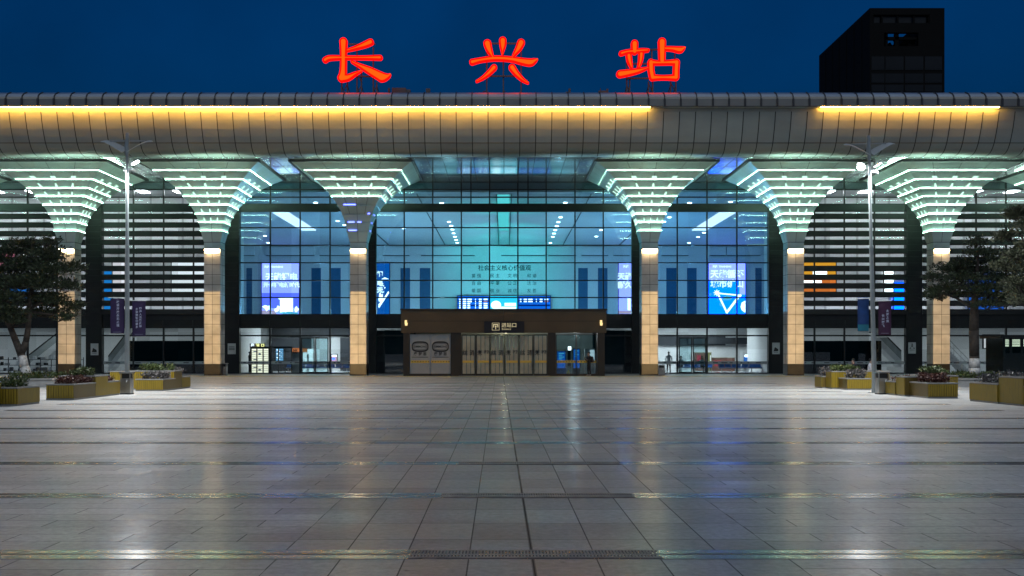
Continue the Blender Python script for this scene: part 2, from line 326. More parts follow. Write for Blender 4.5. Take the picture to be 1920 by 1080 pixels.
    bp = t.nodes.new('ShaderNodeBump'); bp.inputs['Strength'].default_value = 0.18; bp.inputs['Distance'].default_value = 0.01
    t.links.new(mixb.outputs[2], bp.inputs['Height'])
    bp2 = t.nodes.new('ShaderNodeBump'); bp2.inputs['Strength'].default_value = 0.25; bp2.inputs['Distance'].default_value = 0.004
    t.links.new(n2.outputs['Fac'], bp2.inputs['Height']); t.links.new(bp.outputs[0], bp2.inputs['Normal']); tl = t.nodes.new('ShaderNodeVectorMath'); tl.operation = 'MULTIPLY_ADD'; tl.inputs[1].default_value = (0.0, 0.16, 0.0); tl.inputs[2].default_value = (0, -0.152, 0)
    t.links.new(mixb.outputs[2], tl.inputs[0])
    ta = t.nodes.new('ShaderNodeVectorMath'); ta.operation = 'ADD'; t.links.new(tl.outputs[0], ta.inputs[0]); t.links.new(bp2.outputs[0], ta.inputs[1])
    tn = t.nodes.new('ShaderNodeVectorMath'); tn.operation = 'NORMALIZE'; t.links.new(ta.outputs[0], tn.inputs[0]); t.links.new(tn.outputs[0], b.inputs['Normal']); t.links.new(tn.outputs[0], b.inputs['Coat Normal'])
    return m
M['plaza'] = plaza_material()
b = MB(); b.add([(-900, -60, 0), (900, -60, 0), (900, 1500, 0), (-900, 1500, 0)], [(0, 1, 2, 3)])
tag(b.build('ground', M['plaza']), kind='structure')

M['polished'] = mat('polished_granite', (0.11, 0.11, 0.11), 0.20, 0, 0.25, 2.0, spec=0.25)
M['slab_dark'] = mat('dark_slab', (0.11, 0.11, 0.11), 0.35, 0, 0.25, 2.0)
M['grate'] = mat('grate_iron', (0.20, 0.19, 0.175), 0.65, 0.1, 0.3, 5)
DR = [9.45 + 3.852 * k for k in range(14)]
for k, y in enumerate(DR):
    b = MB(); wd = 0.21
    xe = 15.2
    b.box(-xe, y - wd, -0.05, xe, y - 0.035, 0.004); b.box(-xe, y + 0.035, -0.05, xe, y + wd, 0.004)
    b.box(-xe, y - 0.035, -0.05, xe, y + 0.035, 0.001, 1)
    tag(b.build('paving_strip', [M['polished'], M['slab_dark']]), kind='structure')
for k, y in enumerate(DR[:3]):
    b = MB(); x0, x1 = -0.84 + 0.05 * k, 1.38 + 0.25 * k
    b.box(x0, y - 0.17, 0.0045, x1, y - 0.15, 0.012); b.box(x0, y + 0.15, 0.0045, x1, y + 0.17, 0.012)
    n = int((x1 - x0) / 0.03)
    for i in range(n):
        xx = x0 + 0.005 + i * (x1 - x0 - 0.02) / n
        b.box(xx, y - 0.15, 0.0048, xx + 0.014, y + 0.15, 0.011)
    o = b.build('drain_grate', M['grate'])
    tag(o, ['dark slotted metal drain grate in the paving strip nearest the camera', 'slotted metal drain grate in the second paving strip from the camera',
            'slotted metal drain grate in the third paving strip from the camera'][k], 'drain grate', 'drain grates in the plaza paving')
M['tactile'] = mat('yellow_paving', (0.30, 0.24, 0.02), 0.45, 0, 0.2, 1.5, 0.3, 40)
b = MB(); b.box(-22.2, 76.2, -0.05, 22.2, 77.6, 0.005)
tag(b.build('yellow_path', M['tactile']), kind='structure')

# ------------------------------------------------------------------ station building
YG = 85.8
SG = F / YG
def zg(py): return H + (HY - py) / SG
def xg(off): return off / SG
station = thing('station_building', 'long railway station hall with curved metal canopy, flared lit columns and glass front', 'station', (0, YG, 0))
XE = 52.0

# canopy: section swept along the front
prof = [(72.0, 18.36), (72.0, 18.86), (72.06, 19.02), (72.3, 19.24), (72.8, 19.46), (76.0, 20.08), (84.0, 21.0), (88.0, 21.2),
        (88.0, 15.6), (74.9, 15.435), (74.55, 15.435), (74.25, 15.45), (73.95, 15.51), (73.7, 15.61), (73.45, 15.80), (73.2, 16.11), (73.0, 16.5), (72.78, 17.0), (72.6, 17.55), (72.46, 18.10), (72.44, 18.30)]
b = MB()
n = len(prof)
vs = [(-XE, y, z) for y, z in prof] + [(XE, y, z) for y, z in prof]
for i in range(n):
    j = (i + 1) % n
    mi = 1 if i < 2 else (4 if i < 7 else 0)
    b.add([vs[i], vs[j], vs[n + j], vs[n + i]], [(0, 3, 2, 1)], mi)
front = prof[10:20][::-1]        # face panels, top to lip
upper = prof[0:5]
PX = 1.085
ks = range(-47, 48)
def nrm(a, c):
    d = Vector((0, c[0] - a[0], c[1] - a[1])).normalized(); return Vector((0, d.z, -d.y))
for k in ks:
    xx = k * PX
    for i in range(len(front) - 1):
        a, c = front[i], front[i + 1]
        nn = nrm(a, c)
        if nn.y > 0 and abs(nn.y) > abs(nn.z): nn = -nn
        if nn.z > 0: nn = -nn
        e = nn * 0.012
        p = [(xx - 0.028, a[0], a[1]), (xx + 0.028, a[0], a[1]), (xx + 0.028, c[0], c[1]), (xx - 0.028, c[0], c[1])]
        q = [tuple(Vector(v) + e) for v in p]
        b.add(p + q, [(4, 5, 6, 7), (0, 1, 5, 4), (1, 2, 6, 5), (2, 3, 7, 6), (3, 0, 4, 7)], 2)
    for i in range(len(upper) - 1):
        a, c = upper[i], upper[i + 1]
        wd = 0.055 if i == 0 else 0.03
        d = Vector((0, c[0] - a[0], c[1] - a[1])).normalized(); nn = Vector((0, -d.z, d.y)) * (0.10 if i == 0 else 0.06)
        p = [(xx - wd, a[0], a[1]), (xx + wd, a[0], a[1]), (xx + wd, c[0], c[1]), (xx - wd, c[0], c[1])]
        q = [tuple(Vector(v) + nn) for v in p]
        b.add(p + q, [(4, 5, 6, 7), (0, 1, 5, 4), (1, 2, 6, 5), (2, 3, 7, 6), (3, 0, 4, 7)], 3)
b.box(-XE, 73.17, 16.09, XE, 73.26, 16.125, 2)
b.box(-XE, 71.985, 18.33, XE, 72.03, 18.37, 3)
b.box(-XE, 72.40, 18.30, XE, 72.46, 18.34, 3)
b.build('canopy', [M['alu'], M['alu_blue'], M['seam'], M['fin'], M['alu_sky']], station)

def soffit_mat():
    m, t, out = new_nodes('soffit_metal')
    p = t.nodes.new('ShaderNodeBsdfPrincipled'); t.links.new(p.outputs[0], out.inputs[0])
    p.inputs['Base Color'].default_value = (0.72, 0.75, 0.72, 1); p.inputs['Metallic'].default_value = 0.75; p.inputs['Roughness'].default_value = 0.10
    g = t.nodes.new('ShaderNodeNewGeometry'); wv = t.nodes.new('ShaderNodeTexWave'); wv.bands_direction = 'Y'; wv.inputs['Scale'].default_value = 0.55; wv.inputs['Distortion'].default_value = 0.6
    wv.inputs['Detail'].default_value = 2
    t.links.new(g.outputs['Position'], wv.inputs['Vector'])
    bp = t.nodes.new('ShaderNodeBump'); bp.inputs['Strength'].default_value = 0.015; bp.inputs['Distance'].default_value = 0.02
    t.links.new(wv.outputs['Fac'], bp.inputs['Height']); t.links.new(bp.outputs[0], p.inputs['Normal'])
    return m
M['soffit'] = soffit_mat()
b = MB()
b.box(-XE, 74.8, 15.42, XE, 86.4, 15.6, 0)
for k in ks: b.box(k * PX - 0.018, 74.7, 15.412, k * PX + 0.018, 85.6, 15.425, 1)
b.build('soffit', [M['soffit'], M['seam']], station)

# amber light line tucked under the fascia
for (p0, p1) in ((-340, 1219), (1538, 1876)):
    b = MB()
    x = X(p0, 72.2)
    while x < X(p1, 72.2) - 0.2:
        x2 = min(x + 1.34, X(p1, 72.2)); b.box(x, 72.03, 18.28, x2 - 0.03, 72.10, 18.33); x = x2
    b.build('amber_light_line', M['amber'], station)

# columns
YC = 80.36
ROWS = [(15.42, 4.37), (14.84, 3.424), (14.29, 2.755), (13.74, 2.189), (13.20, 1.768), (12.62, 1.382), (11.99, 1.090), (11.39, 0.894), (10.79, 0.796), (9.97, 0.618)]
def make_column(lit=8, blue=False):
    c = bpy.data.objects.new('column', None); COL.objects.link(c)
    # shaft with tile joints
    b = MB(); h = 0.615
    b.box(-h, -h, 0.87, h, h, 9.46, 0)
    zz = 0.87
    while zz < 9.3:
        if zz > 0.9: b.sqring(0, 0, h + 0.004, h - 0.01, zz - 0.014, zz + 0.014, 1)
        zz += 0.742
    for s in (-1, 1):
        b.box(-0.012, s * (h - 0.01), 0.88, 0.012, s * (h + 0.004), 9.2, 1)
        b.box(s * (h - 0.01), -0.012, 0.88, s * (h + 0.004), 0.012, 9.2, 1)
    b.build('shaft', [M['shaft'], M['seam']], c)
    b = MB(); b.box(-h - 0.012, -h - 0.012, 0, h + 0.012, h + 0.012, 0.87); b.build('plinth', M['plinth'], c)
    # flared capital
    b = MB()
    b.box(-h, -h, 9.462, h, h, 9.97, 0)
    for i in range(len(ROWS) - 1):
        (z1, a1), (z0, a0) = ROWS[i], ROWS[i + 1]
        if i: a1 += 0.02
        lo = [(-a0, -a0, z0), (a0, -a0, z0), (a0, a0, z0), (-a0, a0, z0)]; hi = [(-a1, -a1, z1), (a1, -a1, z1), (a1, a1, z1), (-a1, a1, z1)]
        b.add(lo + hi, [(k, (k + 1) % 4, 4 + (k + 1) % 4, 4 + k) for k in range(4)], 0)
        # panel joints fan out with the face
        js = (-0.5, 0, 0.5) if i < 6 else (0,)
        for f in js:
            for k in range(4):
                A, B, C_, D = (Vector(lo[k]), Vector(lo[(k + 1) % 4]), Vector(hi[(k + 1) % 4]), Vector(hi[k]))
                p0 = A.lerp(B, 0.5 + f / 2); p1 = D.lerp(C_, 0.5 + f / 2)
                e = (B - A).normalized(); nn = e.cross((D - A).normalized()).normalized() * 0.006
                q = [p0 - e * 0.012 + nn, p0 + e * 0.012 + nn, p1 + e * 0.012 + nn, p1 - e * 0.012 + nn]
                b.add(q, [(0, 1, 2, 3)], 1)
    b.sqring(0, 0, 0.622, 0.6, 9.95, 9.985, 1); b.sqring(0, 0, 0.625, 0.6, 9.45, 9.475, 1)
    b.sqring(0, 0, 4.47, 4.30, 15.33, 15.40, 1)
    b.build('capital', [M['cap'], M['seam']], c)
    # light lines at the foot of each tier, with their small brackets
    for i in range(1, 9):
        z, a = ROWS[i]
        on = i <= lit
        b = MB()
        b.sqring(0, 0, a + 0.075, a - 0.01, z - 0.035, z + 0.012, 1)
        b.sqring(0, 0, a + 0.066, a + 0.018, z + 0.0125, z + 0.0195, 0 if on else 1)
        if i <= 7 and i >= 2 and on:
            zt, at = ROWS[i - 1]; fr = 0.62 if i > 2 else 0.42
            for f in (-0.5, 0, 0.5):
                wb = 0.17 if i == 2 else max(0.05, 0.15 - 0.014 * i)
                wt = wb if i == 2 else wb * 0.45
                for (ux, uy) in ((0, -1), (1, 0), (0, 1), (-1, 0)):
                    e = Vector((-uy, ux, 0)); nrmv = Vector((ux, uy, 0))
                    ca = a + 0.02; cb = a + (at - a) * fr + 0.03
                    p0 = e * (a * f) + nrmv * ca + Vector((0, 0, z + 0.07)); p1 = e * ((a + (at - a) * fr) * f) + nrmv * cb + Vector((0, 0, z + (zt - z) * fr))
                    d = (p1 - p0).normalized(); up = e.cross(d)
                    if up.dot(nrmv) < 0: up = -up
                    up = up * 0.05
                    vs = [p0 - e * wb, p0 + e * wb, p1 + e * wt, p1 - e * wt]
                    b.add(vs + [v + up for v in vs], [(4, 5, 6, 7), (0, 1, 5, 4), (1, 2, 6, 5), (2, 3, 7, 6), (3, 0, 4, 7)], 2)
        if blue and not on:
            segs = {5: [(-0.7, -0.05)], 6: [(0.72, 0.86)], 7: [(-0.8, -0.25), (0.0, 0.3)], 8: [(-0.85, -0.1)]}.get(i, [])
            for (s0, s1) in segs: b.box(a * s0, -a - 0.09, z + 0.0, a * s1, -a - 0.05, z + 0.075, 3)
            if i > 5: b.box(a + 0.05, -a * 0.4, z, a + 0.09, -a * 0.1, z + 0.07, 3)
        b.build('light_line', [M['led'] if on else M['led_off'], M['cap'], M['led_dim'], M['led_blue']], c)
    # warm lamp band at the top of the shaft
    b = MB(); b.box(-0.52, -h - 0.16, 9.30, 0.52, -h - 0.02, 9.44, 0); b.box(-0.58, -h - 0.2, 9.44, 0.58, -h - 0.002, 9.475, 1)
    b.build('warm_lamp', [M['uplight'], M['seam']], c)
    return c
col_a = make_column()
col_b = make_column(4, True)
first = True
for k in (-4, -3, -2, -1, 1, 2, 3, 4):
    if k == -1: c = col_b
    else:
        c = col_a if first else copy_tree(col_a); first = False
    c.parent = station
    c.location = Vector((k * 10.905, YC - YG, 0))

# front wall: bays between dark piers
def pier(o0, o1, teal=False):
    b = MB(); x0, x1 = xg(o0), xg(o1)
    b.box(x0, YG - 0.25, 0, x1, YG + 0.25, 15.40, 0)
    z = 4.9
    while z < 15.0:
        b.box(x0 + 0.06, YG - 0.30, z, x1 - 0.06, YG - 0.25, z + 0.42, 1); z += 0.5
    b.box(x0 - 0.002, YG - 0.27, zg(614), x1 + 0.002, YG - 0.248, zg(592), 1)
    return b.build('pier', [M['pier'], M['louvre']], station)
for s in (-1, 1):
    for (a, c) in ((239, 258), (494.5, 527), (752, 782), (1006, 1040)):
        pier(s * a if s > 0 else -c, s * c if s > 0 else -a)

def bay(o0, o1, mulls, louvred, glassmat, doors=(), film=(), band=True, extra_rails=()):
    """one bay of the front: frame, glass, spandrel, louvres"""
    x0, x1 = xg(o0), xg(o1)
    b = MB()
    lv = [341, 355.5, 369.8, 383.0]
    lv2 = [396.5, 427, 460, 492.7, 525.8, 558, 589.8] if not louvred else [396.5, 589.8]
    for p in lv: b.box(x0, YG - 0.07, zg(p) - 0.05, x1, YG + 0.07, zg(p) + 0.05)
    for p in lv2: b.box(x0, YG - 0.07, zg(p) - 0.045, x1, YG + 0.07, zg(p) + 0.045)
    for p in (629.3, 614): b.box(x0, YG - 0.08, zg(p) - 0.06, x1, YG + 0.08, zg(p) + 0.06)
    b.box(x0, YG - 0.09, 0, x1, YG + 0.09, 0.10)
    for o in mulls:
        for (pa, pb) in ((341, 383), (396.5, 589.8)):
            b.box(xg(o) - 0.05, YG - 0.09, zg(pb), xg(o) + 0.05, YG + 0.09, zg(pa))
        b.box(xg(o) - 0.06, YG - 0.10, 0.1, xg(o) + 0.06, YG + 0.10, zg(614))
    for o in extra_rails: b.box(xg(o) - 0.05, YG - 0.09, zg(383), xg(o) + 0.05, YG + 0.09, zg(341))
    fr = b.build('window_frame', M['mullion'], station)
    b = MB()
    b.box(x0, YG - 0.012, zg(589.8), x1, YG + 0.012, zg(341)); b.build('glass', glassmat, fr)
    b = MB(); b.box(x0, YG - 0.012, 0.1, x1, YG + 0.012, zg(614)); b.build('glass', M['glass_wing'], fr)
    
    b = MB()
    b.box(x0, YG - 0.13, zg(396.5), x1, YG + 0.13, zg(383)); b.build('beam', M['spandrel'], fr)
    b = MB()
    b.box(x0, YG - 0.13, zg(613.5), x1, YG + 0.13, zg(590))
    e = [x0] + [xg(o) for o in mulls] + [x1]
    for i in range(len(e) - 1): b.box(e[i] + 0.03, YG - 0.16, zg(611), e[i + 1] - 0.03, YG - 0.13, zg(600), 1)
    b.build('spandrel', [M['spandrel'], M['pier']], fr)
    if louvred:
        p = 401.2
        while p < 586:
            b = MB(); z1, z0 = zg(p), zg(p + 10.6)
            b.poly([(x0 + 0.02, YG - 0.12, z0 + 0.03), (x0 + 0.02, YG - 0.30, z0), (x0 + 0.02, YG - 0.34, z0 + 0.03), (x0 + 0.02, YG - 0.30, z1), (x0 + 0.02, YG - 0.12, z1)], (x1 - x0 - 0.04, 0, 0))
            b.build('louvre', M['louvre'], fr); p += 16.25
    if band:
        b = MB(); b.box(x0, YG - 0.025, zg(682.8), x1, YG - 0.014, zg(677.5), 0)
        x = x0 + 0.25
        while x < x1 - 0.5:
            wd = random.uniform(0.08, 0.5); b.box(x, YG - 0.028, zg(681), x + wd, YG - 0.0255, zg(679.3), 1); x += wd + random.uniform(0.08, 0.8)
        b.build('safety_band', [M['frost'], M['dark_int']], fr)
    if film:
        b = MB()
        for (f0, f1) in film: b.box(xg(f0), YG + 0.03, 0.1, xg(f1), YG + 0.05, zg(639))
        b.build('black_film', M['film'], fr)
    for (d0, d1) in doors:
        d = MB(); a, c = xg(d0), xg(d1)
        t_ = zg(632.5)
        for (u0, u1) in ((a, (a + c) / 2), ((a + c) / 2, c)):
            d.box(u0 + 0.02, YG - 0.16, 0.02, u0 + 0.10, YG - 0.10, t_); d.box(u1 - 0.10, YG - 0.16, 0.02, u1 - 0.02, YG - 0.10, t_)
            d.box(u0 + 0.1, YG - 0.16, 0.02, u1 - 0.1, YG - 0.10, 0.16); d.box(u0 + 0.1, YG - 0.16, t_ - 0.1, u1 - 0.1, YG - 0.10, t_)
            d.box(u0 + 0.1, YG - 0.135, 0.16, u1 - 0.1, YG - 0.125, t_ - 0.1, 1)
        for s in (-0.14, 0.14): d.tube(((a + c) / 2 + s, YG - 0.22, 0.7), ((a + c) / 2 + s, YG - 0.22, 1.7), 0.02, mi=2)
        d.build('glass_door', [M['mullion'], M['glass_door'], M['steel']], fr)
    return fr
bay(-239, 239, [-187, -133.5, -80, -27, 26, 79, 133, 186], False, M['glass_hall'], band=False, extra_rails=(-62, 45))
bay(-494.5, -258, [-438, -382, -326, -270], False, M['glass_hall'], doors=((-380, -328),))
bay(258, 494.5, [269, 324.7, 380.5, 436.5], False, M['glass_hall'], doors=((326.5, 379),))
bay(-752, -527, [-694.5, -638, -582], True, M['glass_wing'], film=((-706, -529),))
bay(527, 752, [582, 638, 694.5], True, M['glass_wing'], film=((529, 708),))
bay(-1006, -782, [-949, -893, -838], True, M['glass_wing'], band=False)
bay(782, 1006, [830, 885, 941], True, M['glass_wing'])

# hall shell
YB = 130.0; ZC = 14.67
b = MB()
b.box(-36, YB, 0, 36, YB + 0.3, 15.4, 0)
for s in (-1, 1): b.box(s * 21.95, YG + 0.3, 0, s * 22.15, 96.3, 4.2, 0); b.box(s * 21.95, YG + 0.3, 4.31, s * 22.15, 90.0, 15.4, 0); b.box(s * 36, 90.3, 4.31, s * 36.3, YB + 0.3, 15.4, 0)
wall = b.build('hall_wall', M['white_wall'], station)
b = MB()                                  # beam boxes and dark tall openings on the back wall
for (p0, p1) in ((452, 478), (500, 590), (600, 668), (718, 768), (790, 864), (868, 890), (940, 1022), (1028, 1080), (1090, 1140), (1150, 1180), (1240, 1290), (1330, 1360), (1362, 1425)):
    x0, x1 = X(p0, YB), X(p1, YB)
    b.box(x0, YB - 0.35, Z(480, YB), x1, YB - 0.003, Z(479, YB), 1); b.box(x0, YB - 0.30, Z(479, YB), x1, YB - 0.004, Z(463, YB), 0)
b.build('wall_panel', [M['white_wall'], M['dark_int']], wall)
for (p0, p1) in ((462, 473), (584, 602), (619, 639), (751, 769), (787, 807), (1084, 1102), (1121, 1139), (1249, 1268), (1288, 1306), (1416, 1428)):
    b = MB(); x0, x1 = X(p0, YB), X(p1, YB)
    b.box(x0, YB - 0.04, 5.2, x1, YB - 0.006, Z(502.5, YB), 0)
    b.box(x0 - 0.08, YB - 0.07, 5.2, x0, YB - 0.005, Z(502.5, YB) + 0.08, 1); b.box(x1, YB - 0.07, 5.2, x1 + 0.08, YB - 0.005, Z(502.5, YB) + 0.08, 1)
    b.box(x0, YB - 0.07, Z(502.5, YB), x1, YB - 0.005, Z(502.5, YB) + 0.08, 1)
    b.build('wall_opening', [M['blue_door'], M['white_wall']], wall)
text('wall_lettering', '社会主义核心价值观', 0.72, (X(946, YB), YB - 0.03, Z(503, YB)), M['ink_grey'], wall, 0.02, 0.004)
for i, row in enumerate((('富强', '民主', '文明', '和谐'), ('自由', '平等', '公正', '法治'), ('爱国', '敬业', '诚信', '友善'))):
    for px, pair in zip((893, 928, 960.5, 997), row): text('wall_lettering', pair[0] + ' ' + pair[1], 0.52, (X(px, YB), YB - 0.03, Z(517.5 + 14 * i, YB)), M['ink_grey'], wall, 0.02, -0.002)
b = MB(); b.box(-21.9, YG + 0.3, ZC, 21.9, 90.31, ZC + 0.2); b.box(-36, 90.312, ZC, 36, YB, ZC + 0.2)
ceil = b.build('hall_ceiling', M['white_wall'], station)
b = MB(); b.box(-50, YG - 0.3, -0.2, 50, YB, 0.012); b.build('hall_floor', M['hall_floor'], station)
b = MB()                                   # shop block behind the doors carries the upper floor
b.box(-35.9, 99.5, 0.013, 35.9, 99.8, 4.5, 0); b.box(-35.9, 99.8, 4.3, 35.9, YB - 0.5, 4.5, 1); b.box(-35.9, 96.31, 4.31, 35.9, 99.49, 4.5, 1)
b.box(-21.85, 99.2, 3.2, -12.5, 99.5, 4.0, 1); b.box(11.9, 99.2, 2.35, 20.6, 99.5, 3.3, 1)
shop = b.build('shop_wall', [M['white_wall'], M['dark_int']], station)

b = MB(); b.box(-50, YG + 0.45, 14.92, 50, YG + 0.6, 15.41); b.build('bulkhead', M['grey_wall'], station)
def ceil_disc(px, py, r=0.17):
    Y = (ZC - H) * F / (HY - py)
    b = MB(); b.tube((X(px, Y), Y, ZC - 0.06), (X(px, Y), Y, ZC - 0.001), r, n=12); return b.build('downlight', M['downlight'], ceil)
for (px, py) in ((842, 415.6), (846, 423), (848.3, 430), (850.5, 437), (853, 443.5), (855.3, 449.5), (857.4, 454.8), (1051, 407), (1047, 416), (1044, 423.5), (1041, 431), (1038.7, 437.5), (1036.5, 443.5), (1032, 455),
                 (828, 380.5), (1060, 379.5), (592, 379.5), (633, 414), (646, 421.5), (497, 442), (1255, 407), (1245, 415.5), (1236, 422.5), (1320, 436), (1309, 444), (1292, 455), (1293, 380), (503, 455), (1118, 443), (1127, 431), (757, 428), (1370, 378)):
    ceil_disc(px, py)
M['strip_violet'] = emis('violet_strip', (0.80, 0.82, 1.0), 2.4)
M['strip_teal'] = emis('teal_strip', (0.22, 0.98, 0.92), 1.05)
for (x0, x1, y0, y1, m_) in ((-21.4, -19.9, 98.6, 113, 'strip_violet'), (19.9, 21.4, 98.6, 113, 'strip_violet'), (-0.55, 0.45, 87.5, 113, 'strip_teal')):
    b = MB(); b.box(x0, y0, ZC - 0.07, x1, y1, ZC - 0.002); b.build('ceiling_light', M[m_], ceil)
b = MB()
for s in (-1, 1): b.box(s * 0.62 - 0.04, 87.4, ZC - 0.12, s * 0.62 + 0.04, 128, ZC - 0.003)
for s in (-1, 1):
    b.box(s * 13.9 - 0.05, 87, ZC - 0.1, s * 13.9 + 0.05, 129, ZC - 0.003); b.box(s * 7.1 - 0.03, 87, ZC - 0.1, s * 7.1 + 0.03, 129, ZC - 0.003)
b.build('ceiling_rail', M['dark_int'], ceil)

# hidden fill lamps added on top of the shop block to light the hall
for (x, c, p) in ((-17.5, (0.32, 0.64, 1.0), 2700), (-12.0, (0.36, 0.70, 1.0), 2400), (-6, (0.70, 0.95, 1.0), 2000), (6, (0.70, 0.95, 1.0), 2000), (12.0, (0.26, 0.64, 1.0), 2600), (17.5, (0.20, 0.56, 1.0), 3100)):
    for y in (102.5, 116):
        lamp('hall_fill', 'POINT', (x, y, 4.9), p * (0.50 if y < 110 else 0.42), c, 0.25, station)
for (y, tg_, p_) in ((100.0, (0, 96, ZC), 2600), (104, (0, 112, ZC), 4200), (112, (0, 124, ZC), 4200), (112, (0, YB, 9), 5200)):
    lamp('teal_fill', 'SPOT', (0, y, 4.9), p_ * 1.1, (0.0, 0.92, 0.72), 0.25, station, target=tg_, angle=62, blend=0.9)  # unseen teal spots added to colour the middle of the hall
# ground floor light behind the doors
M['panel_cool'] = emis('shop_light', (0.90, 0.97, 1.0), 10.0)
for (x0, x1) in ((-20.5, -12.0), (12.0, 20.5)):
    b = MB()
    for i in range(4):
        w_ = (x1 - x0) / 4; b.box(x0 + i * w_ + 0.4, 93, 4.1, x0 + (i + 1) * w_ - 0.4, 97.5, 4.15)
    b.build('ceiling_light', M['panel_cool'], station)
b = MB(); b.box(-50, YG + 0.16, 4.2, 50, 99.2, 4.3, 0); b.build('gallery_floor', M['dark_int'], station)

# side wings behind the louvres
for s in (-1, 1):
    b = MB()
    b.box(s * 22.2, 96, 0.013, s * 50, 96.3, 4.19, 0); b.box(s * 22.2, 90, 4.31, s * 50, 90.3, 15.4, 0); b.box(s * 22.2, YG + 0.61, 14.9, s * 50, 89.99, 15.0, 1); b.box(s * 49.8, YG + 0.3, 4.31, s * 50, 89.99, 14.89, 0)
    b.box(s * 22.2, 89.7, 4.5, s * 50, 89.999, 4.9, 1)
    for (q, q2) in ((536, 540), (600, 604), (660, 664), (720, 724), (800, 804), (860, 864), (920, 924)): b.box(s * q * 90 / F, 89.95, 4.9, s * q2 * 90 / F, 89.998, 14.89, 1)
    b.build('wing_wall', [M['white_wall'], M['grey_wall']], station)
    b = MB()
    for i in range(9): b.box(s * (23.2 + i * 3.0), 86.6, 14.85, s * (23.9 + i * 3.0), 88.0, 14.89)
    b.build('ceiling_light', emis('wing_ceiling_light', (1.0, 0.94, 0.97), 38.0), station)
    b = MB()
    for i in range(6): b.box(s * (23.2 + i * 4.5), 88.0, 4.14, s * (26.4 + i * 4.5), 94, 4.18)
    b.build('ceiling_light', emis('wing_low_light', (0.95, 0.98, 1.0), 1.4), station)

for s in (-1, 1):
    for x in (24, 27.5, 31, 35, 40): lamp('wing_fill', 'POINT', (s * x, 87.6, 4.95), 140, (0.95, 0.90, 1.0), 0.3, station)  # hidden fill lamps added to brighten the wing rooms

# ------------------------------------------------------------------ entrance vestibule
YV = 78.25
def xv(px): return X(px, YV)
def zv(py): return Z(py, YV)
vest = thing('entrance_vestibule', 'dark bronze entrance porch with six glass doors under the station sign', 'porch', (0, YV, 0))
b = MB()
b.box(xv(752), YV - 0.06, zv(624), xv(1137), YV + 0.25, zv(602.5), 0)
b.box(xv(752), YV - 0.05, zv(601.5), xv(944), YV + 0.25, zv(582), 0); b.box(xv(944) + 0.02, YV - 0.05, zv(601.5), xv(1137), YV + 0.25, zv(582), 0)
b.box(xv(750.5), YV - 0.12, zv(582), xv(1138.5), YG - 0.2, zv(579), 1)
b.box(xv(753), YV - 0.03, zv(602.5), xv(1136), YV + 0.2, zv(601.5), 1)
for (a, c) in ((756, 768), (845, 865), (1027, 1042), (1120, 1134)): b.box(xv(a), YV, 0, xv(c), YV + 0.3, zv(624), 1)
b.box(xv(756), YV + 0.3, 0, xv(760), YG - 0.3, zv(582), 1); b.box(xv(1130), YV + 0.3, 0, xv(1134), YG - 0.3, zv(582), 1)
for (a, c) in ((768, 845), (1042, 1120)): b.box(xv(a), YV + 0.02, 0, xv(c), YV + 0.28, 0.17, 1)
b.box(xv(760), YV + 0.31, zv(612), xv(1130), YG - 0.3, zv(608), 1)
b.build('wall', [M['bronze'], M['bronze_dark']], vest)
b = MB(); b.box(xv(766), 84.6, 0.02, xv(1124), 84.8, 3.3, 0); b.build('inner_wall', mat('vestibule_inner', (0.16, 0.19, 0.19), 0.5), vest)
# left windows: grey film with an oval emblem
def ad_window(a, c):
    b = MB(); x0, x1 = xv(a), xv(c)
    b.box(x0, YV + 0.10, 0.17, x0 + 0.05, YV + 0.2, zv(627), 1); b.box(x1 - 0.05, YV + 0.10, 0.17, x1, YV + 0.2, zv(627), 1)
    b.box(x0 + 0.05, YV + 0.10, zv(627) - 0.05, x1 - 0.05, YV + 0.2, zv(627), 1)
    b.box(x0 + 0.05, YV + 0.14, 0.17, x1 - 0.05, YV + 0.15, zv(627) - 0.05, 0)
    wn = b.build('window', [M['film_grey'], M['steel']], vest)
    b = MB(); b.box(x0 + 0.05, YV + 0.125, zv(680.5), x1 - 0.05, YV + 0.135, zv(676), 0)
    for i in range(7): b.box(x0 + 0.14 + i * 0.2, YV + 0.122, zv(679.2), x0 + 0.21 + i * 0.2, YV + 0.1245, zv(677.3), 1)
    b.build('gold_band', [M['gold_band'], M['ink']], wn)
    xm = (x0 + x1) / 2; zm = zv(650); r = 0.62
    b = MB(); N = 40
    def oval(u, rx, rz): # rounded-rectangle-like oval
        ct, st_ = math.cos(u), math.sin(u); k = (abs(ct) ** 3 + abs(st_) ** 3) ** (-1 / 3); return (xm + rx * ct * k, zm + rz * st_ * k)
    for (ax, az, cx_, cz_) in ((0.62, 0.40, 0.53, 0.27), (0.50, 0.235, 0.475, 0.21)):
        for i in range(N):
            u0, u1 = 2 * math.pi * i / N, 2 * math.pi * (i + 1) / N
            q = [oval(u0, cx_, cz_), oval(u1, cx_, cz_), oval(u1, ax, az), oval(u0, ax, az)]
            b.add([(x, YV + 0.13, z) for x, z in q], [(0, 1, 2, 3)])
    b.build('emblem', M['ink'], wn)
    text('lettering', 'SIMMONS', 0.215, (xm, YV + 0.13, zm), M['ink'], wn, 0.003, 0.006)
    text('lettering', '席 梦 思', 0.27, (xm, YV + 0.13, zv(664)), M['ink'], wn, 0.003, 0.006)
    b = MB(); b.box(xm - 0.6, YV + 0.128, zv(670.2), xm + 0.6, YV + 0.132, zv(669.2)); b.build('caption_line', M['ink'], wn)
ad_window(768.5, 806.5); ad_window(806.7, 844.5)
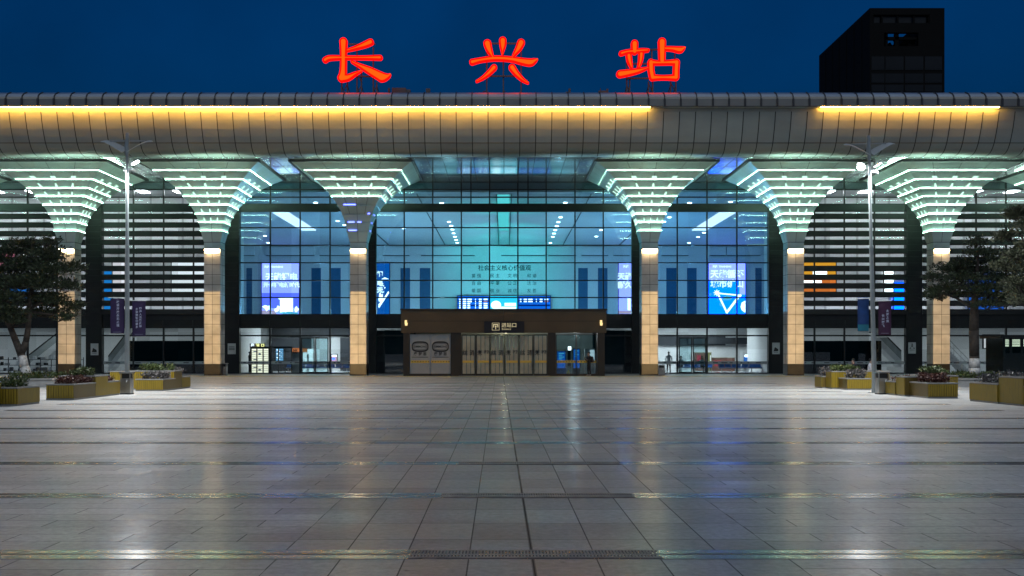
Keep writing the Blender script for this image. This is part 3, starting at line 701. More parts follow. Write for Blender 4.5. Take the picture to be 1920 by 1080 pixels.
# right windows: clear glass
b = MB()
for (a, c) in ((1042.5, 1080.5), (1081, 1119.5)):
    x0, x1 = xv(a), xv(c)
    b.box(x0, YV + 0.10, 0.17, x0 + 0.05, YV + 0.2, zv(627), 1); b.box(x1 - 0.05, YV + 0.10, 0.17, x1, YV + 0.2, zv(627), 1)
    b.box(x0 + 0.05, YV + 0.10, zv(627) - 0.05, x1 - 0.05, YV + 0.2, zv(627), 1); b.box(x0 + 0.05, YV + 0.14, 0.17, x1 - 0.05, YV + 0.15, zv(627) - 0.05, 0)
wn = b.build('window', [M['glass_door'], M['black']], vest)
b = MB()
for (a, c) in ((1042.5, 1080.5), (1081, 1119.5)):
    b.box(xv(a) + 0.05, YV + 0.125, zv(680.5), xv(c) - 0.05, YV + 0.135, zv(676), 0)
    for i in range(7): b.box(xv(a) + 0.14 + i * 0.2, YV + 0.122, zv(679.2), xv(a) + 0.21 + i * 0.2, YV + 0.1245, zv(677.3), 1)
b.build('gold_band', [M['gold_band'], M['ink']], wn)
# six door leaves with frosted strips
M['door_strip'] = mat('door_strip_film', (0.33, 0.315, 0.24), 0.5, 0, 0.2, 1.2)
chars = '丝涟床垫'
cen = [(865 + 13.5 + 27 * i) for i in range(6)]
for i, cpx in enumerate(cen):
    x0, x1 = xv(cpx - 13.3), xv(cpx + 13.3); t_ = zv(627)
    b = MB()
    b.box(x0, YV + 0.08, 0.02, x0 + 0.06, YV + 0.16, t_, 1); b.box(x1 - 0.06, YV + 0.08, 0.02, x1, YV + 0.16, t_, 1)
    b.box(x0 + 0.06, YV + 0.08, 0.02, x1 - 0.06, YV + 0.16, 0.16, 1); b.box(x0 + 0.06, YV + 0.08, t_ - 0.07, x1 - 0.06, YV + 0.16, t_, 1)
    b.box(x0 + 0.06, YV + 0.115, 0.16, x1 - 0.06, YV + 0.125, t_ - 0.07, 0)
    wj = (x1 - x0 - 0.12) / 3
    for j in range(3): b.box(x0 + 0.06 + j * wj + 0.025, YV + 0.1135, 0.17, x0 + 0.06 + (j + 1) * wj - 0.025, YV + 0.1148, t_ - 0.1, 2)
    xh = x1 - 0.1 if i % 2 == 0 else x0 + 0.1
    b.tube((xh, YV + 0.05, 0.5), (xh, YV + 0.05, 1.9), 0.02, mi=3)
    d = b.build('door', [M['glass_door'], M['bronze_dark'], M['door_strip'], M['steel']], vest)
    b = MB(); b.box(x0 + 0.08, YV + 0.104, zv(680.3), x1 - 0.08, YV + 0.113, zv(676), 0); b.box(x0 + 0.2, YV + 0.10, zv(679), x1 - 0.2, YV + 0.1035, zv(677.6), 1)
    b.build('gold_band', [M['gold_band'], M['gold_band']], d)
    pr = chars[:2] if i % 2 == 0 else chars[2:]
    text('lettering', pr[0] + ' ' + pr[1], 0.42, (xv(cpx), YV + 0.108, zv(662)), M['ink'], d, 0.003, 0.008)
b = MB(); b.box(xv(860), YV - 0.25, 0.0, xv(1030), YV + 0.05, 0.022); b.build('threshold', M['steel'], vest)
b = MB(); b.box(xv(908), YV - 0.30, zv(624.5), xv(983), YV - 0.07, zv(603), 0); sg_ = b.build('sign_panel', M['sign_black'], vest)
ys = YV - 0.31
text('lettering', '进站口', 0.36, (xv(954.5), ys, zv(610.4)), M['sign_cream'], sg_, 0.004, 0.0, xs=1.05)
text('lettering', 'Entrance', 0.19, (xv(949.5), ys, zv(617.2)), M['sign_cream'], sg_, 0.004)
b = MB()
cx, cz, h_ = xv(929.5), zv(612.5), 0.27
for (x0, z0, x1, z1) in ((-h_, -h_, h_, -h_ + 0.025), (-h_, h_ - 0.025, h_, h_), (-h_, -h_ + 0.025, -h_ + 0.025, h_ - 0.025), (h_ - 0.025, -h_ + 0.025, h_, h_ - 0.025),
                         (-0.19, 0.10, 0.19, 0.17), (-0.19, -0.06, -0.13, 0.10), (0.13, -0.06, 0.19, 0.10), (-0.025, -0.2, 0.025, 0.0)):
    b.box(cx + x0, ys - 0.004, cz + z0, cx + x1, ys + 0.004, cz + z1)
b.poly([(cx - 0.1, ys - 0.004, cz - 0.03), (cx + 0.1, ys - 0.004, cz - 0.03), (cx, ys - 0.004, cz + 0.07)], (0, 0.008, 0))
b.build('pictogram', M['sign_cream'], sg_)
M['wall_lamp'] = emis('wall_lamp_glow', (1.0, 0.74, 0.32), 1.3)
for px in (761.5, 1126.5):
    b = MB(); x = xv(px)
    b.box(x - 0.09, YV - 0.10, zv(605), x + 0.09, YV - 0.06, zv(599.5), 1)
    b.poly([(x - 0.09, YV - 0.26, zv(604)), (x + 0.09, YV - 0.26, zv(604)), (x + 0.09, YV - 0.1, zv(600)), (x - 0.09, YV - 0.1, zv(600))], (0, 0.0, -0.01), 1)
    b.box(x - 0.08, YV - 0.26, zv(605.5), x + 0.08, YV - 0.10, zv(600.5), 0); b.tube((x + 0.02, YV - 0.18, zv(605.5)), (x + 0.02, YV - 0.18, zv(610.5)), 0.11, 0.085, 10, 0)
    b.build('wall_lamp', [M['wall_lamp'], M['bronze_dark']], vest)
lamp('vestibule_light', 'POINT', (xv(1082), 81.0, 2.95), 130, (0.85, 0.95, 1.0), 0.4, vest)
lamp('vestibule_light', 'POINT', (xv(945), 82.3, 2.95), 220, (1.0, 0.86, 0.55), 0.25, vest)

# ------------------------------------------------------------------ rooftop characters
YL = 75.0
M['red'] = emis('red_acrylic', (1.0, 0.004, 0.002), 1.6)
M['orange'] = emis('orange_core', (1.0, 0.075, 0.003), 1.7)
M['frame_iron'] = mat('sign_frame_iron', (0.11, 0.09, 0.09), 0.6, 0.3, 0.2)
def stroke_outline(pts, n=10):
    """pts: (px, py, half-width px) along the stroke, smoothed; returns closed outline in px"""
    c = []
    P_ = [Vector(p) for p in pts]
    for i in range(len(P_) - 1):
        p0 = P_[max(i - 1, 0)]; p1 = P_[i]; p2 = P_[i + 1]; p3 = P_[min(i + 2, len(P_) - 1)]
        for k in range(n):
            t = k / n
            c.append(0.5 * ((2 * p1) + (p2 - p0) * t + (2 * p0 - 5 * p1 + 4 * p2 - p3) * t * t + (3 * p1 - p0 - 3 * p2 + p3) * t ** 3))
    c.append(P_[-1])
    L, Rr = [], []
    for i, p in enumerate(c):
        a = c[max(i - 1, 0)]; d = c[min(i + 1, len(c) - 1)]
        v = Vector((d.x - a.x, d.y - a.y)); v = v.normalized() if v.length > 1e-6 else Vector((1, 0))
        nn = Vector((-v.y, v.x)); L.append((p.x + nn.x * p.z, p.y + nn.y * p.z)); Rr.append((p.x - nn.x * p.z, p.y - nn.y * p.z))
    return L, Rr, c
def add_stroke(b, pts, y0, y1, shrink, mi, face_z=None):
    pp = [(x, y, max(0.4, w_ - shrink)) for x, y, w_ in pts]
    L, Rr, c = stroke_outline(pp)
    m = len(L)
    def W(p, y): return (X(p[0], YL), y, Z(p[1], YL))
    vs = [W(p, y0) for p in L] + [W(p, y0) for p in Rr] + [W(p, y1) for p in L] + [W(p, y1) for p in Rr]
    fs = []
    for i in range(m - 1):
        fs += [(i, i + 1, m + i + 1, m + i), (2 * m + i, 3 * m + i, 3 * m + i + 1, 2 * m + i + 1), (i, 2 * m + i, 2 * m + i + 1, i + 1), (m + i, m + i + 1, 3 * m + i + 1, 3 * m + i)]
    fs += [(0, m, 3 * m, 2 * m), (m - 1, 3 * m - 1, 4 * m - 1, 2 * m - 1)]
    b.add(vs, fs, mi)
    for (p, w_) in ((c[0], pp[0][2]), (c[-1], pp[-1][2])):   # round ends
        if w_ > 1.5:
            r_ = w_ * YL / F; q = W(p, y0 - 0.0005 * (1 + mi)); b.tube((q[0], y0 - 0.0005, q[2]), (q[0], y1 + 0.0005, q[2]), r_, n=14, mi=mi)
def sc(ox, oy, s, pts): return [(ox + x / s, oy + y / s, w_ / s) for x, y, w_ in pts]
k = 8.306
CH = [
 ('长', 590, [[(450, 235, 62), (450, 400, 52), (448, 620, 50), (440, 740, 58), (425, 800, 68)], [(425, 800, 66), (520, 795, 50), (640, 735, 30), (740, 690, 10)],
              [(510, 372, 22), (640, 335, 32), (780, 285, 46), (870, 245, 52)], [(165, 525, 42), (240, 492, 40), (480, 487, 32), (760, 488, 32), (960, 487, 38), (1020, 487, 40)],
              [(585, 552, 22), (700, 610, 34), (860, 690, 58), (1000, 765, 70), (1060, 790, 74), (1140, 775, 42), (1185, 742, 10)]],
  [('v', 650, 262, 1015), ('v', 720, 640, 1015), ('v', 905, 300, 1015), ('v', 960, 850, 1015), ('v', 412, 850, 1015), ('v', 500, 850, 1015), ('h', 530, 940, 262), ('h', 640, 960, 765), ('d', 430, 990, 500, 880), ('d', 660, 1000, 720, 900), ('d', 910, 1000, 960, 900), ('d', 690, 780, 730, 880)]),
 ('兴', 865, [[(405, 265, 62), (430, 350, 52), (470, 440, 34), (500, 490, 14)], [(645, 220, 58), (645, 300, 50), (640, 380, 28), (636, 440, 8)], [(930, 255, 60), (890, 340, 50), (830, 430, 30), (790, 490, 12)],
              [(170, 555, 46), (300, 525, 38), (480, 500, 40), (640, 500, 40), (800, 515, 42), (950, 545, 52), (1070, 560, 58), (1140, 535, 40), (1190, 510, 8)],
              [(510, 640, 48), (430, 725, 40), (330, 805, 28), (240, 855, 18)], [(790, 640, 54), (860, 735, 44), (950, 825, 32), (1035, 880, 18)]],
  [('v', 395, 240, 1015), ('v', 655, 240, 1015), ('v', 932, 240, 1015), ('h', 395, 932, 250), ('h', 395, 932, 760), ('d', 395, 255, 640, 228), ('d', 660, 228, 932, 255), ('d', 330, 1000, 395, 985), ('d', 640, 1000, 690, 985)]),
 ('站', 1140, [[(412, 265, 56), (412, 330, 54), (412, 390, 50)], [(205, 420, 38), (300, 395, 34), (420, 385, 36), (540, 375, 34), (620, 372, 26)], [(322, 455, 46), (335, 540, 42), (365, 640, 22)], [(515, 430, 44), (505, 530, 38), (475, 640, 26)],
              [(185, 742, 58), (300, 725, 52), (450, 695, 42), (560, 665, 28), (620, 645, 14)],
              [(838, 240, 62), (838, 360, 58), (838, 540, 52)], [(880, 345, 34), (1000, 350, 38), (1110, 365, 50), (1160, 350, 40), (1200, 325, 8)],
              [(665, 560, 52), (668, 680, 50), (690, 800, 48)], [(660, 560, 44), (760, 568, 36), (880, 566, 36), (980, 562, 40), (1065, 560, 48)], [(1065, 560, 50), (1058, 680, 48), (1055, 795, 50)], [(690, 798, 48), (850, 798, 36), (1055, 798, 46)]],
  [('v', 300, 420, 1015), ('v', 345, 790, 1015), ('v', 640, 840, 1015), ('v', 705, 840, 1015), ('v', 985, 840, 1015), ('v', 1068, 840, 1015), ('v', 690, 345, 530), ('v', 1050, 400, 520), ('h', 330, 780, 345), ('h', 300, 700, 568), ('h', 290, 1070, 795), ('d', 290, 860, 340, 1000), ('d', 640, 870, 700, 1000), ('d', 990, 870, 1060, 990)]),
]
LB = ['large red glowing character with a long falling right stroke, leftmost on the station roof', 'large red glowing character with three drops over a long bar, above the entrance porch',
      'large red glowing character with a round-cornered box, rightmost on the station roof']
for i, (ch, ox, strokes, frame) in enumerate(CH):
    xm = X(ox + 80, YL)
    t = thing('illuminated_character', LB[i], 'rooftop sign', (xm, YL, 19.86), 'red illuminated characters on the station roof')
    b = MB()
    for j, st_ in enumerate(strokes):
        p = sc(ox, 50, k, st_); e = 0.004 * j
        add_stroke(b, p, YL - 0.14 - e, YL + 0.14 - e, 0, 0)
        add_stroke(b, p, YL - 0.165 - e, YL - 0.14 - e - 0.001, 3.2, 1)
    b.build('letter', [M['red'], M['orange']], t)
    b = MB()
    for f in frame:
        c = lambda x, y: (X(ox + x / k, YL), Z(50 + y / k, YL))
        if f[0] == 'v':
            x, z1 = c(f[1], f[2]); _, z0 = c(f[1], f[3]); z0 = 19.80 if f[3] > 1000 else z0
            b.box(x - 0.045, YL + 0.25, z0, x + 0.045, YL + 0.34, z1)
        elif f[0] == 'h':
            x0, z = c(f[1], f[3]); x1, _ = c(f[2], f[3]); b.box(x0, YL + 0.15, z - 0.05, x1, YL + 0.25, z + 0.05)
        else:
            x0, z0 = c(f[1], f[2]); x1, z1 = c(f[3], f[4]); b.tube((x0, YL + 0.3, z0), (x1, YL + 0.3, z1), 0.035, n=6)
    for f in frame:
        if f[0] == 'v' and f[3] > 1000:
            x = X(ox + f[1] / k, YL); b.box(x - 0.16, YL + 0.12, 19.78, x + 0.16, YL + 0.5, 19.98); b.tube((x, YL + 0.3, 20.6), (x, YL + 2.0, 20.2), 0.03, n=6)
    b.build('support_frame', M['frame_iron'], t)

# roof clutter
b = MB()
x0, x1 = X(728, 76.5), X(808, 76.5); zb = 20.1
b.box(x0, 76.2, zb - 0.1, x1, 76.8, zb + 0.16); b.box(x0 + 0.3, 76.1, zb + 0.16, x0 + 1.3, 76.9, zb + 0.52); b.box(x0 + 1.0, 76.2, zb + 0.16, x0 + 1.6, 76.8, zb + 0.42); b.box(x1 - 0.35, 76.3, zb + 0.16, x1 - 0.05, 76.7, zb + 0.52); b.box(x0, 76.3, zb + 0.1, x0 + 0.12, 76.7, zb + 0.55)
tag(b.build('roof_equipment', M['frame_iron']), 'dark low equipment box and tray on the roof beside the leftmost red character', 'roof equipment', 'dark equipment on the roof')
b = MB()
x0, x1 = X(1058, 76.5), X(1140, 76.5)
b.box(x0, 76.2, zb - 0.1, x1, 76.8, zb + 0.10); b.box(x0 + 0.3, 76.3, zb + 0.1, x0 + 0.45, 76.7, zb + 0.52); b.box(x0 + 0.1, 76.35, zb + 0.1, x0 + 0.3, 76.6, zb + 0.3); b.box(x1 - 0.7, 76.2, zb + 0.1, x1, 76.8, zb + 0.34); b.box(x1 - 0.12, 76.3, zb + 0.34, x1, 76.6, zb + 0.5); b.tube((x1 - 0.55, 76.4, zb + 0.34), (x1 - 0.55, 76.4, zb + 0.55), 0.03)
tag(b.build('roof_equipment', M['frame_iron']), 'dark long tray with two posts on the roof beside the rightmost red character', 'roof equipment', 'dark equipment on the roof')

# ------------------------------------------------------------------ office tower behind
YT = 165.0
t = thing('office_tower', 'dark unlit office tower with sky showing through its top, rising behind the station', 'tower', (X(1654, YT), YT, 0))
def tx(p): return X(p, YT)
def tz(p): return Z(p, YT)
b = MB(); D_ = 26.6
xl, xr, zt = tx(1631), tx(1771), tz(15)
z1 = tz(86.5)
b.box(xl, YT, 0, xr, YT + D_, z1)
def slab(x0, x1, p0, p1): b.box(tx(x0), YT, tz(p1), tx(x1), YT + 0.8, tz(p0))
slab(1631, 1658, 61, 86.4); slab(1722, 1771, 61, 86.4); slab(1631, 1771, 43, 60.9)
slab(1631, 1637, 27.5, 42.9); slab(1743, 1771, 27.5, 42.9); slab(1631, 1771, 15, 27.4)
b.box(xl, YT + 0.81, z1 + 0.01, xl + 0.8, YT + D_, zt); b.box(xr - 0.8, YT + 0.81, z1 + 0.01, xr, YT + D_, zt)
b.box(xl + 0.81, YT + D_ - 0.8, z1 + 0.01, xr - 0.81, YT + D_, zt)
for i in range(1, 7): b.box(xl - 0.05, YT + D_ * i / 7 - 0.12, 20, xl - 0.001, YT + D_ * i / 7 + 0.12, zt - 0.6)
b.build('tower_body', M['tower'], t)
b = MB()
for p0, p1 in ((1637, 1654), (1656, 1683), (1686, 1713), (1716, 1742)): b.box(tx(p0) , YT + 0.6, tz(42.9), tx(p1), YT + 0.75, tz(27.5))
b.build('window_row', M['tower_glass'], t)
b = MB()
for p in (1637.8, 1655, 1684.5, 1714.5, 1742.3): b.box(tx(p) - 0.14, YT + 0.2, tz(42.9), tx(p) + 0.14, YT + 0.55, tz(27.5))
b.build('mullion', M['tower'], t)
b = MB()
for p in (1658.4, 1663, 1683.5): b.box(tx(p) - 0.3, YT + 0.4, tz(86.3), tx(p) + 0.3, YT + 1.0, tz(61.1))
b.box(tx(1658.2), YT + 0.4, tz(73), tx(1721), YT + 1.0, tz(67.5)); b.tube((tx(1664), YT + 3, tz(86)), (tx(1683), YT + 3, tz(73)), 0.5, n=4); b.tube((tx(1700), YT + 3, tz(86.3)), (tx(1722), YT + 3, tz(62)), 0.9, n=4)
b.tube((tx(1663), YT + 3, tz(67)), (tx(1671), YT + 3, tz(61.5)), 0.4, n=4); b.tube((tx(1690), YT + 3, tz(67)), (tx(1697), YT + 3, tz(61.5)), 0.4, n=4)
b.poly([(tx(1704), YT + 1.2, tz(86.3)), (tx(1721.9), YT + 1.2, tz(86.3)), (tx(1721.9), YT + 1.2, tz(62))], (0, 0.5, 0))
b.build('bracing', M['tower'], t)
b = MB()
for p0, p1 in ((106, 131), (138, 155), (159, 172)):
    for q0, q1 in ((1634, 1658), (1660, 1694), (1697, 1731), (1734, 1766)): b.box(tx(q0), YT - 0.06, tz(p1), tx(q1), YT - 0.005, tz(p0))
b.build('window_band', M['tower_glass'], t)

# ------------------------------------------------------------------ street lamps and their banners
M['lamp_face'] = emis('street_lamp_face', (0.92, 0.97, 1.0), 75.0)
M['lamp_glow'] = emis('street_lamp_globe', (0.92, 0.97, 1.0), 60.0)
def street_lamp(label, bx, by, lean, glare):
    t = thing('street_lamp', label, 'street lamp', (bx, by, 0), 'street lamps on the plaza')
    b = MB()
    b.box(bx - 0.22, by - 0.22, 0, bx + 0.22, by + 0.22, 0.03); b.tube((bx, by, 0.03), (bx, by, 0.5), 0.125, 0.105, 12)
    b.tube((bx, by, 0.5), (bx, by, 6.3), 0.105, 0.085, 12); b.tube((bx, by, 6.3), (bx, by, 6.36), 0.10, 0.10, 12); b.tube((bx, by, 6.36), (bx, by, 9.7), 0.070, 0.060, 12, 1); b.tube((bx, by, 9.701), (bx, by, 10.1), 0.066, 0.064, 12)
    b.tube((bx, by, 10.1), (bx, by, 11.15), 0.075, 0.085, 10); b.tube((bx - 0.09, by, 10.3), (bx - 0.09, by, 10.85), 0.025, n=6)
    b.tube((bx - 0.75, by, 10.80), (bx + 0.75, by, 10.80), 0.03, n=6)
    b.build('pole', [M['pole'], M['pole_pale']], t)
    for s in (-1, 1):                       # curved gull wing plates
        b = MB(); P_ = []
        for i in range(9):
            u = i / 8; a = u * 1.25
            P_.append((bx + s * (0.08 + 1.05 * math.sin(a)), 10.36 + 0.44 * math.sin(min(1, u * 1.15) * 1.5708) - 0.05 * u * u, 0.25 * (1 - 0.86 * u ** 1.7) + 0.02))
        vs = []
        for (x, z, wd) in P_: vs += [(x, by - wd - 0.12, z - 0.5 * wd), (x, by + wd, z + 0.5 * wd), (x, by + wd, z + 0.5 * wd + 0.025), (x, by - wd - 0.12, z - 0.5 * wd + 0.025)]
        fs = []
        for i in range(8):
            o = i * 4
            for q in range(4): fs.append((o + q, o + (q + 1) % 4, o + 4 + (q + 1) % 4, o + 4 + q))
        fs += [(0, 1, 2, 3), (32, 35, 34, 33)]
        b.add(vs, fs); b.build('wing_plate', M['wing'], t)
    for s in (-1, 1):
        b = MB(); d = Vector((s * 0.86, 0, 0.5)).normalized()
        p0 = Vector((bx + s * 0.08, by, 9.72)); p1 = p0 + d * 0.14; p2 = p1 + d * 0.34
        b.tube(p0, p1, 0.03, n=6, mi=1)
        up = Vector((-d.z * s, 0, d.x * s)); up = up if up.z > 0 else -up
        e = Vector((0, 0.13, 0))
        b.add([p1 - e, p1 + e, p2 + e, p2 - e, p1 - e + up * 0.06, p1 + e + up * 0.06, p2 + e + up * 0.06, p2 - e + up * 0.06], [(0, 3, 2, 1), (4, 5, 6, 7), (0, 1, 5, 4), (1, 2, 6, 5), (2, 3, 7, 6), (3, 0, 4, 7)], 1)
        e2 = e * 0.85; a0 = p1 + d * 0.02; a1 = p2 - d * 0.02; dn = up * -0.02
        b.add([a0 - e2 + dn, a0 + e2 + dn, a1 + e2 + dn, a1 - e2 + dn, a0 - e2 - up * 0.001, a0 + e2 - up * 0.001, a1 + e2 - up * 0.001, a1 - e2 - up * 0.001], [(0, 3, 2, 1), (0, 1, 5, 4), (1, 2, 6, 5), (2, 3, 7, 6), (3, 0, 4, 7)], 0)
        if glare and s < 0:
            c_ = (p1 + p2) / 2 - up * 0.10 + Vector((0, -0.05, 0)); b.tube(c_ + Vector((0, -0.08, 0)), c_ + Vector((0, 0.05, 0)), 0.16, 0.13, 14, 0)
        b.build('lamp_head', [M['lamp_glow'] if (glare and s < 0) else M['lamp_face'], M['pole']], t)
        lamp('lamp_light', 'SPOT', (bx + s * 0.42, by, 9.62), 3300, (0.98, 1.0, 0.99), 0.12, t, target=(bx + (1.0 if s * bx > 0 else -4) * (1 if bx > 0 else -1), by - 0.5, 0), angle=158, blend=0.9)
    b = MB()
    for s in (-1, 1):
        for z in ((4.1 if s < 0 else 3.98), (2.55 if s < 0 else 2.42)): b.tube((bx + s * 0.09, by, z), (bx + s * 0.82, by, z), 0.016, n=6)
    b.build('banner_arm', M['pole'], t)
    if lean: t.rotation_euler = (0, R(lean), 0)
    return t
YS = 45.6
lamp_l = street_lamp('tall grey street lamp with gull wing plates left of the entrance, purple banners both sides', X(238.5, YS), YS, 0, False)
YS2 = 46.2
lamp_r = street_lamp('tall grey street lamp with one glaring white head, right of the entrance, leaning slightly', X(1640, YS2), YS2, -1.35, True)
# warm fill spots added at the lamp poles to light the lower column shafts
for (owner, lx, ly, kk) in ((lamp_l, X(238.5, YS), YS, (-3, -2, -1)), (lamp_r, X(1640, YS2), YS2, (1, 2, 3))):
    for i, q in enumerate(kk):
        src = Vector((lx + (i - 1) * 0.13, ly + 0.16, 9.62)); tg = Vector((q * 10.905, 79.74, 3.55))
        d = (tg - src); L = d.length; d.normalize()
        e = Vector((0, 0, 1)).cross(d).normalized() * -1; up = e.cross(d).normalized()
        if up.z < 0: up = -up
        lamp('column_fill', 'SPOT', src, 48000, (1.0, 0.65, 0.27), 0.0005, None, target=tg, angle=14, blend=0.05)
        # added slot plates and housing shape the beam to the lower shaft
        k_ = 0.3 / L; hw = 0.59 * k_
        def edge(p): v = p - src; v = v * (0.3 / v.dot(d)); return v.dot(up)
        zt = edge(tg + Vector((0, 0, 2.75))); zb_ = edge(tg - Vector((0, 0, 3.5)))
        b = MB()
        def blk(d0, d1, x0, x1, z0, z1):
            p = [src + d * dd + e * xx + up * zz for dd in (d0, d1) for (xx, zz) in ((x0, z0), (x1, z0), (x1, z1), (x0, z1))]
            b.add(p, [(0, 3, 2, 1), (4, 5, 6, 7), (0, 1, 5, 4), (1, 2, 6, 5), (2, 3, 7, 6), (3, 0, 4, 7)])
        for (x0, x1, z0, z1) in ((-0.05, -hw, -0.05, 0.05), (hw, 0.05, -0.05, 0.05), (-hw, hw, zt, 0.05), (-hw, hw, -0.05, zb_)): blk(0.3, 0.303, x0, x1, z0, z1)
        q_ = 0.055
        blk(-0.04, -0.03, -q_, q_, -q_, q_); blk(-0.029, 0.31, -q_, -0.051, -q_, q_); blk(-0.029, 0.31, 0.051, q_, -q_, q_); blk(-0.029, 0.31, -0.0505, 0.0505, 0.051, q_); blk(-0.029, 0.31, -0.0505, 0.0505, -q_, -0.051)
        ho = b.build('beam_mask', M['pole']); ho.parent = owner; ho.matrix_parent_inverse = (Matrix.Translation(owner.location) @ owner.rotation_euler.to_matrix().to_4x4()).inverted()
M['banner_purple'] = mat('purple_banner_cloth', (0.028, 0.014, 0.065), 0.7, 0, 0.2, 2)
M['banner_maroon'] = mat('maroon_banner_cloth', (0.05, 0.014, 0.045), 0.7, 0, 0.2, 2)
M['banner_blue'] = mat('blue_banner_cloth', (0.005, 0.04, 0.16), 0.7, 0, 0.35, 2.5)
M['banner_teal'] = mat('teal_banner_cloth', (0.01, 0.15, 0.22), 0.7, 0, 0.2, 2)
M['banner_text'] = mat('pale_banner_print', (0.42, 0.44, 0.58), 0.7, 0, 0.1)
def banner(label, Y, p, material, cols, foot=None):
    (x0, y0, x1, y1) = p
    a, c, z1, z0 = X(x0, Y), X(x1, Y), Z(y0, Y), Z(y1, Y)
    t = thing('banner', label, 'banner', ((a + c) / 2, Y, z0), 'banners on the street lamps')
    b = MB(); n = 12                     # cloth with a slight belly
    vs = []; fs = []
    for i in range(n + 1):
        for (x, f) in ((a, 0), ((a + c) / 2, 1), (c, 0)):
            zz = z0 + (z1 - z0) * i / n; yy = Y + 0.012 * math.sin(i * 1.1) + 0.012 * f
            vs += [(x, yy, zz), (x, yy + 0.006, zz)]
    for i in range(n):
        for j in range(2):
            o = i * 6 + j * 2; fs += [(o, o + 2, o + 8, o + 6), (o + 1, o + 7, o + 9, o + 3)]
    for i in range(n): fs += [(i * 6, i * 6 + 6, i * 6 + 7, i * 6 + 1), (i * 6 + 4, i * 6 + 5, i * 6 + 11, i * 6 + 10)]
    fs += [(0, 1, 3, 2), (2, 3, 5, 4), (n * 6, n * 6 + 2, n * 6 + 3, n * 6 + 1), (n * 6 + 2, n * 6 + 4, n * 6 + 5, n * 6 + 3)]
    b.add(vs, fs); b.build('cloth', material, t, True)
    if foot:
        b = MB(); b.box(a + 0.01, Y - 0.022, z0 + 0.01, c - 0.01, Y - 0.014, z0 + (z1 - z0) * 0.2); b.build('printed_foot', foot, t)
    for (u, s_, size, v0, dv) in cols:
        for i, ch in enumerate(s_):
            text('print', ch, size, (a + (c - a) * u, Y - 0.016, z1 - (z1 - z0) * (v0 + dv * i)), M['banner_text'], t, 0.001, 0.003)
    b = MB(); b.box(a + 0.2 * (c - a), Y - 0.018, z0 + 0.07, c - 0.2 * (c - a), Y - 0.015, z0 + 0.078); b.build('print_line', M['banner_text'], t)
    return t
banner('purple vertical banner with one column of characters, left side of the left street lamp', YS, (207, 560, 233, 626), M['banner_purple'], ((0.55, '改革开放永无止境', 0.125, 0.10, 0.095),))
banner('purple vertical banner with two columns of characters, right side of the left street lamp', YS, (248, 564, 273, 630), M['banner_purple'], ((0.62, '四海人杰聚此地', 0.115, 0.22, 0.085), (0.35, '乡贤携智归家乡', 0.115, 0.24, 0.085)))
banner('deep blue banner with a teal foot, left side of the right street lamp', YS2, (1608, 558, 1629, 621), M['banner_blue'], (), M['banner_teal'])
banner('maroon banner with two short columns of characters, right side of the right street lamp', YS2, (1647, 564, 1671, 628), M['banner_maroon'], ((0.70, '太湖之滨', 0.125, 0.30, 0.10), (0.36, '长兴腾飞', 0.125, 0.44, 0.10)))

# ------------------------------------------------------------------ litter bins
def litter_bin(label, x, y, wd, h, group):
    t = thing('litter_bin', label, 'litter bin', (x, y, 0), group)
    b = MB(); b.box(x - wd / 2, y - wd / 2, 0.05, x + wd / 2, y + wd / 2, h * 0.72, 0); b.box(x - wd / 2 - 0.01, y - wd / 2 - 0.01, 0, x + wd / 2 + 0.01, y + wd / 2 + 0.01, 0.05, 1)
    for (sx, sy) in ((-1, -1), (1, -1), (1, 1), (-1, 1)): b.box(x + sx * wd / 2 - sx * 0.035, y + sy * wd / 2 - sy * 0.035, h * 0.72, x + sx * wd / 2, y + sy * wd / 2, h * 0.94, 0)
    b.box(x - wd / 2 + 0.04, y - wd / 2 + 0.06, h * 0.72, x + wd / 2 - 0.04, y + wd / 2 - 0.04, h * 0.93, 1)
    b.build('bin_body', [M['steel'], M['black']], t)
    b = MB(); b.box(x - wd / 2 - 0.03, y - wd / 2 - 0.03, h * 0.94, x + wd / 2 + 0.03, y + wd / 2 + 0.03, h); b.build('lid', M['steel'], t)
    b = MB(); b.tube((x + 0.05, y - wd / 2 - 0.025, h * 0.55), (x + 0.09, y - wd / 2 - 0.025, h * 0.66), 0.022); b.build('handle', M['white'], t)
    return t
yb = 44.9
litter_bin('dark steel litter bin with flat pale lid in front of the left street lamp', X(238, yb), yb, 0.42, 0.93, 'litter bins by the street lamps')
litter_bin('steel litter bin with flat pale lid beside the right street lamp, by the planter', X(1654, yb), yb, 0.44, 0.95, 'litter bins by the street lamps')
litter_bin('small dark litter bin with a yellow lid at the foot of a column', X(420.5, 80.6), 80.6, 0.42, 0.92, 'small bins by the columns')
litter_bin('small dark litter bin close beside the column right of the entrance porch', X(1240, 80.2), 80.2, 0.48, 0.80, 'small bins by the columns')

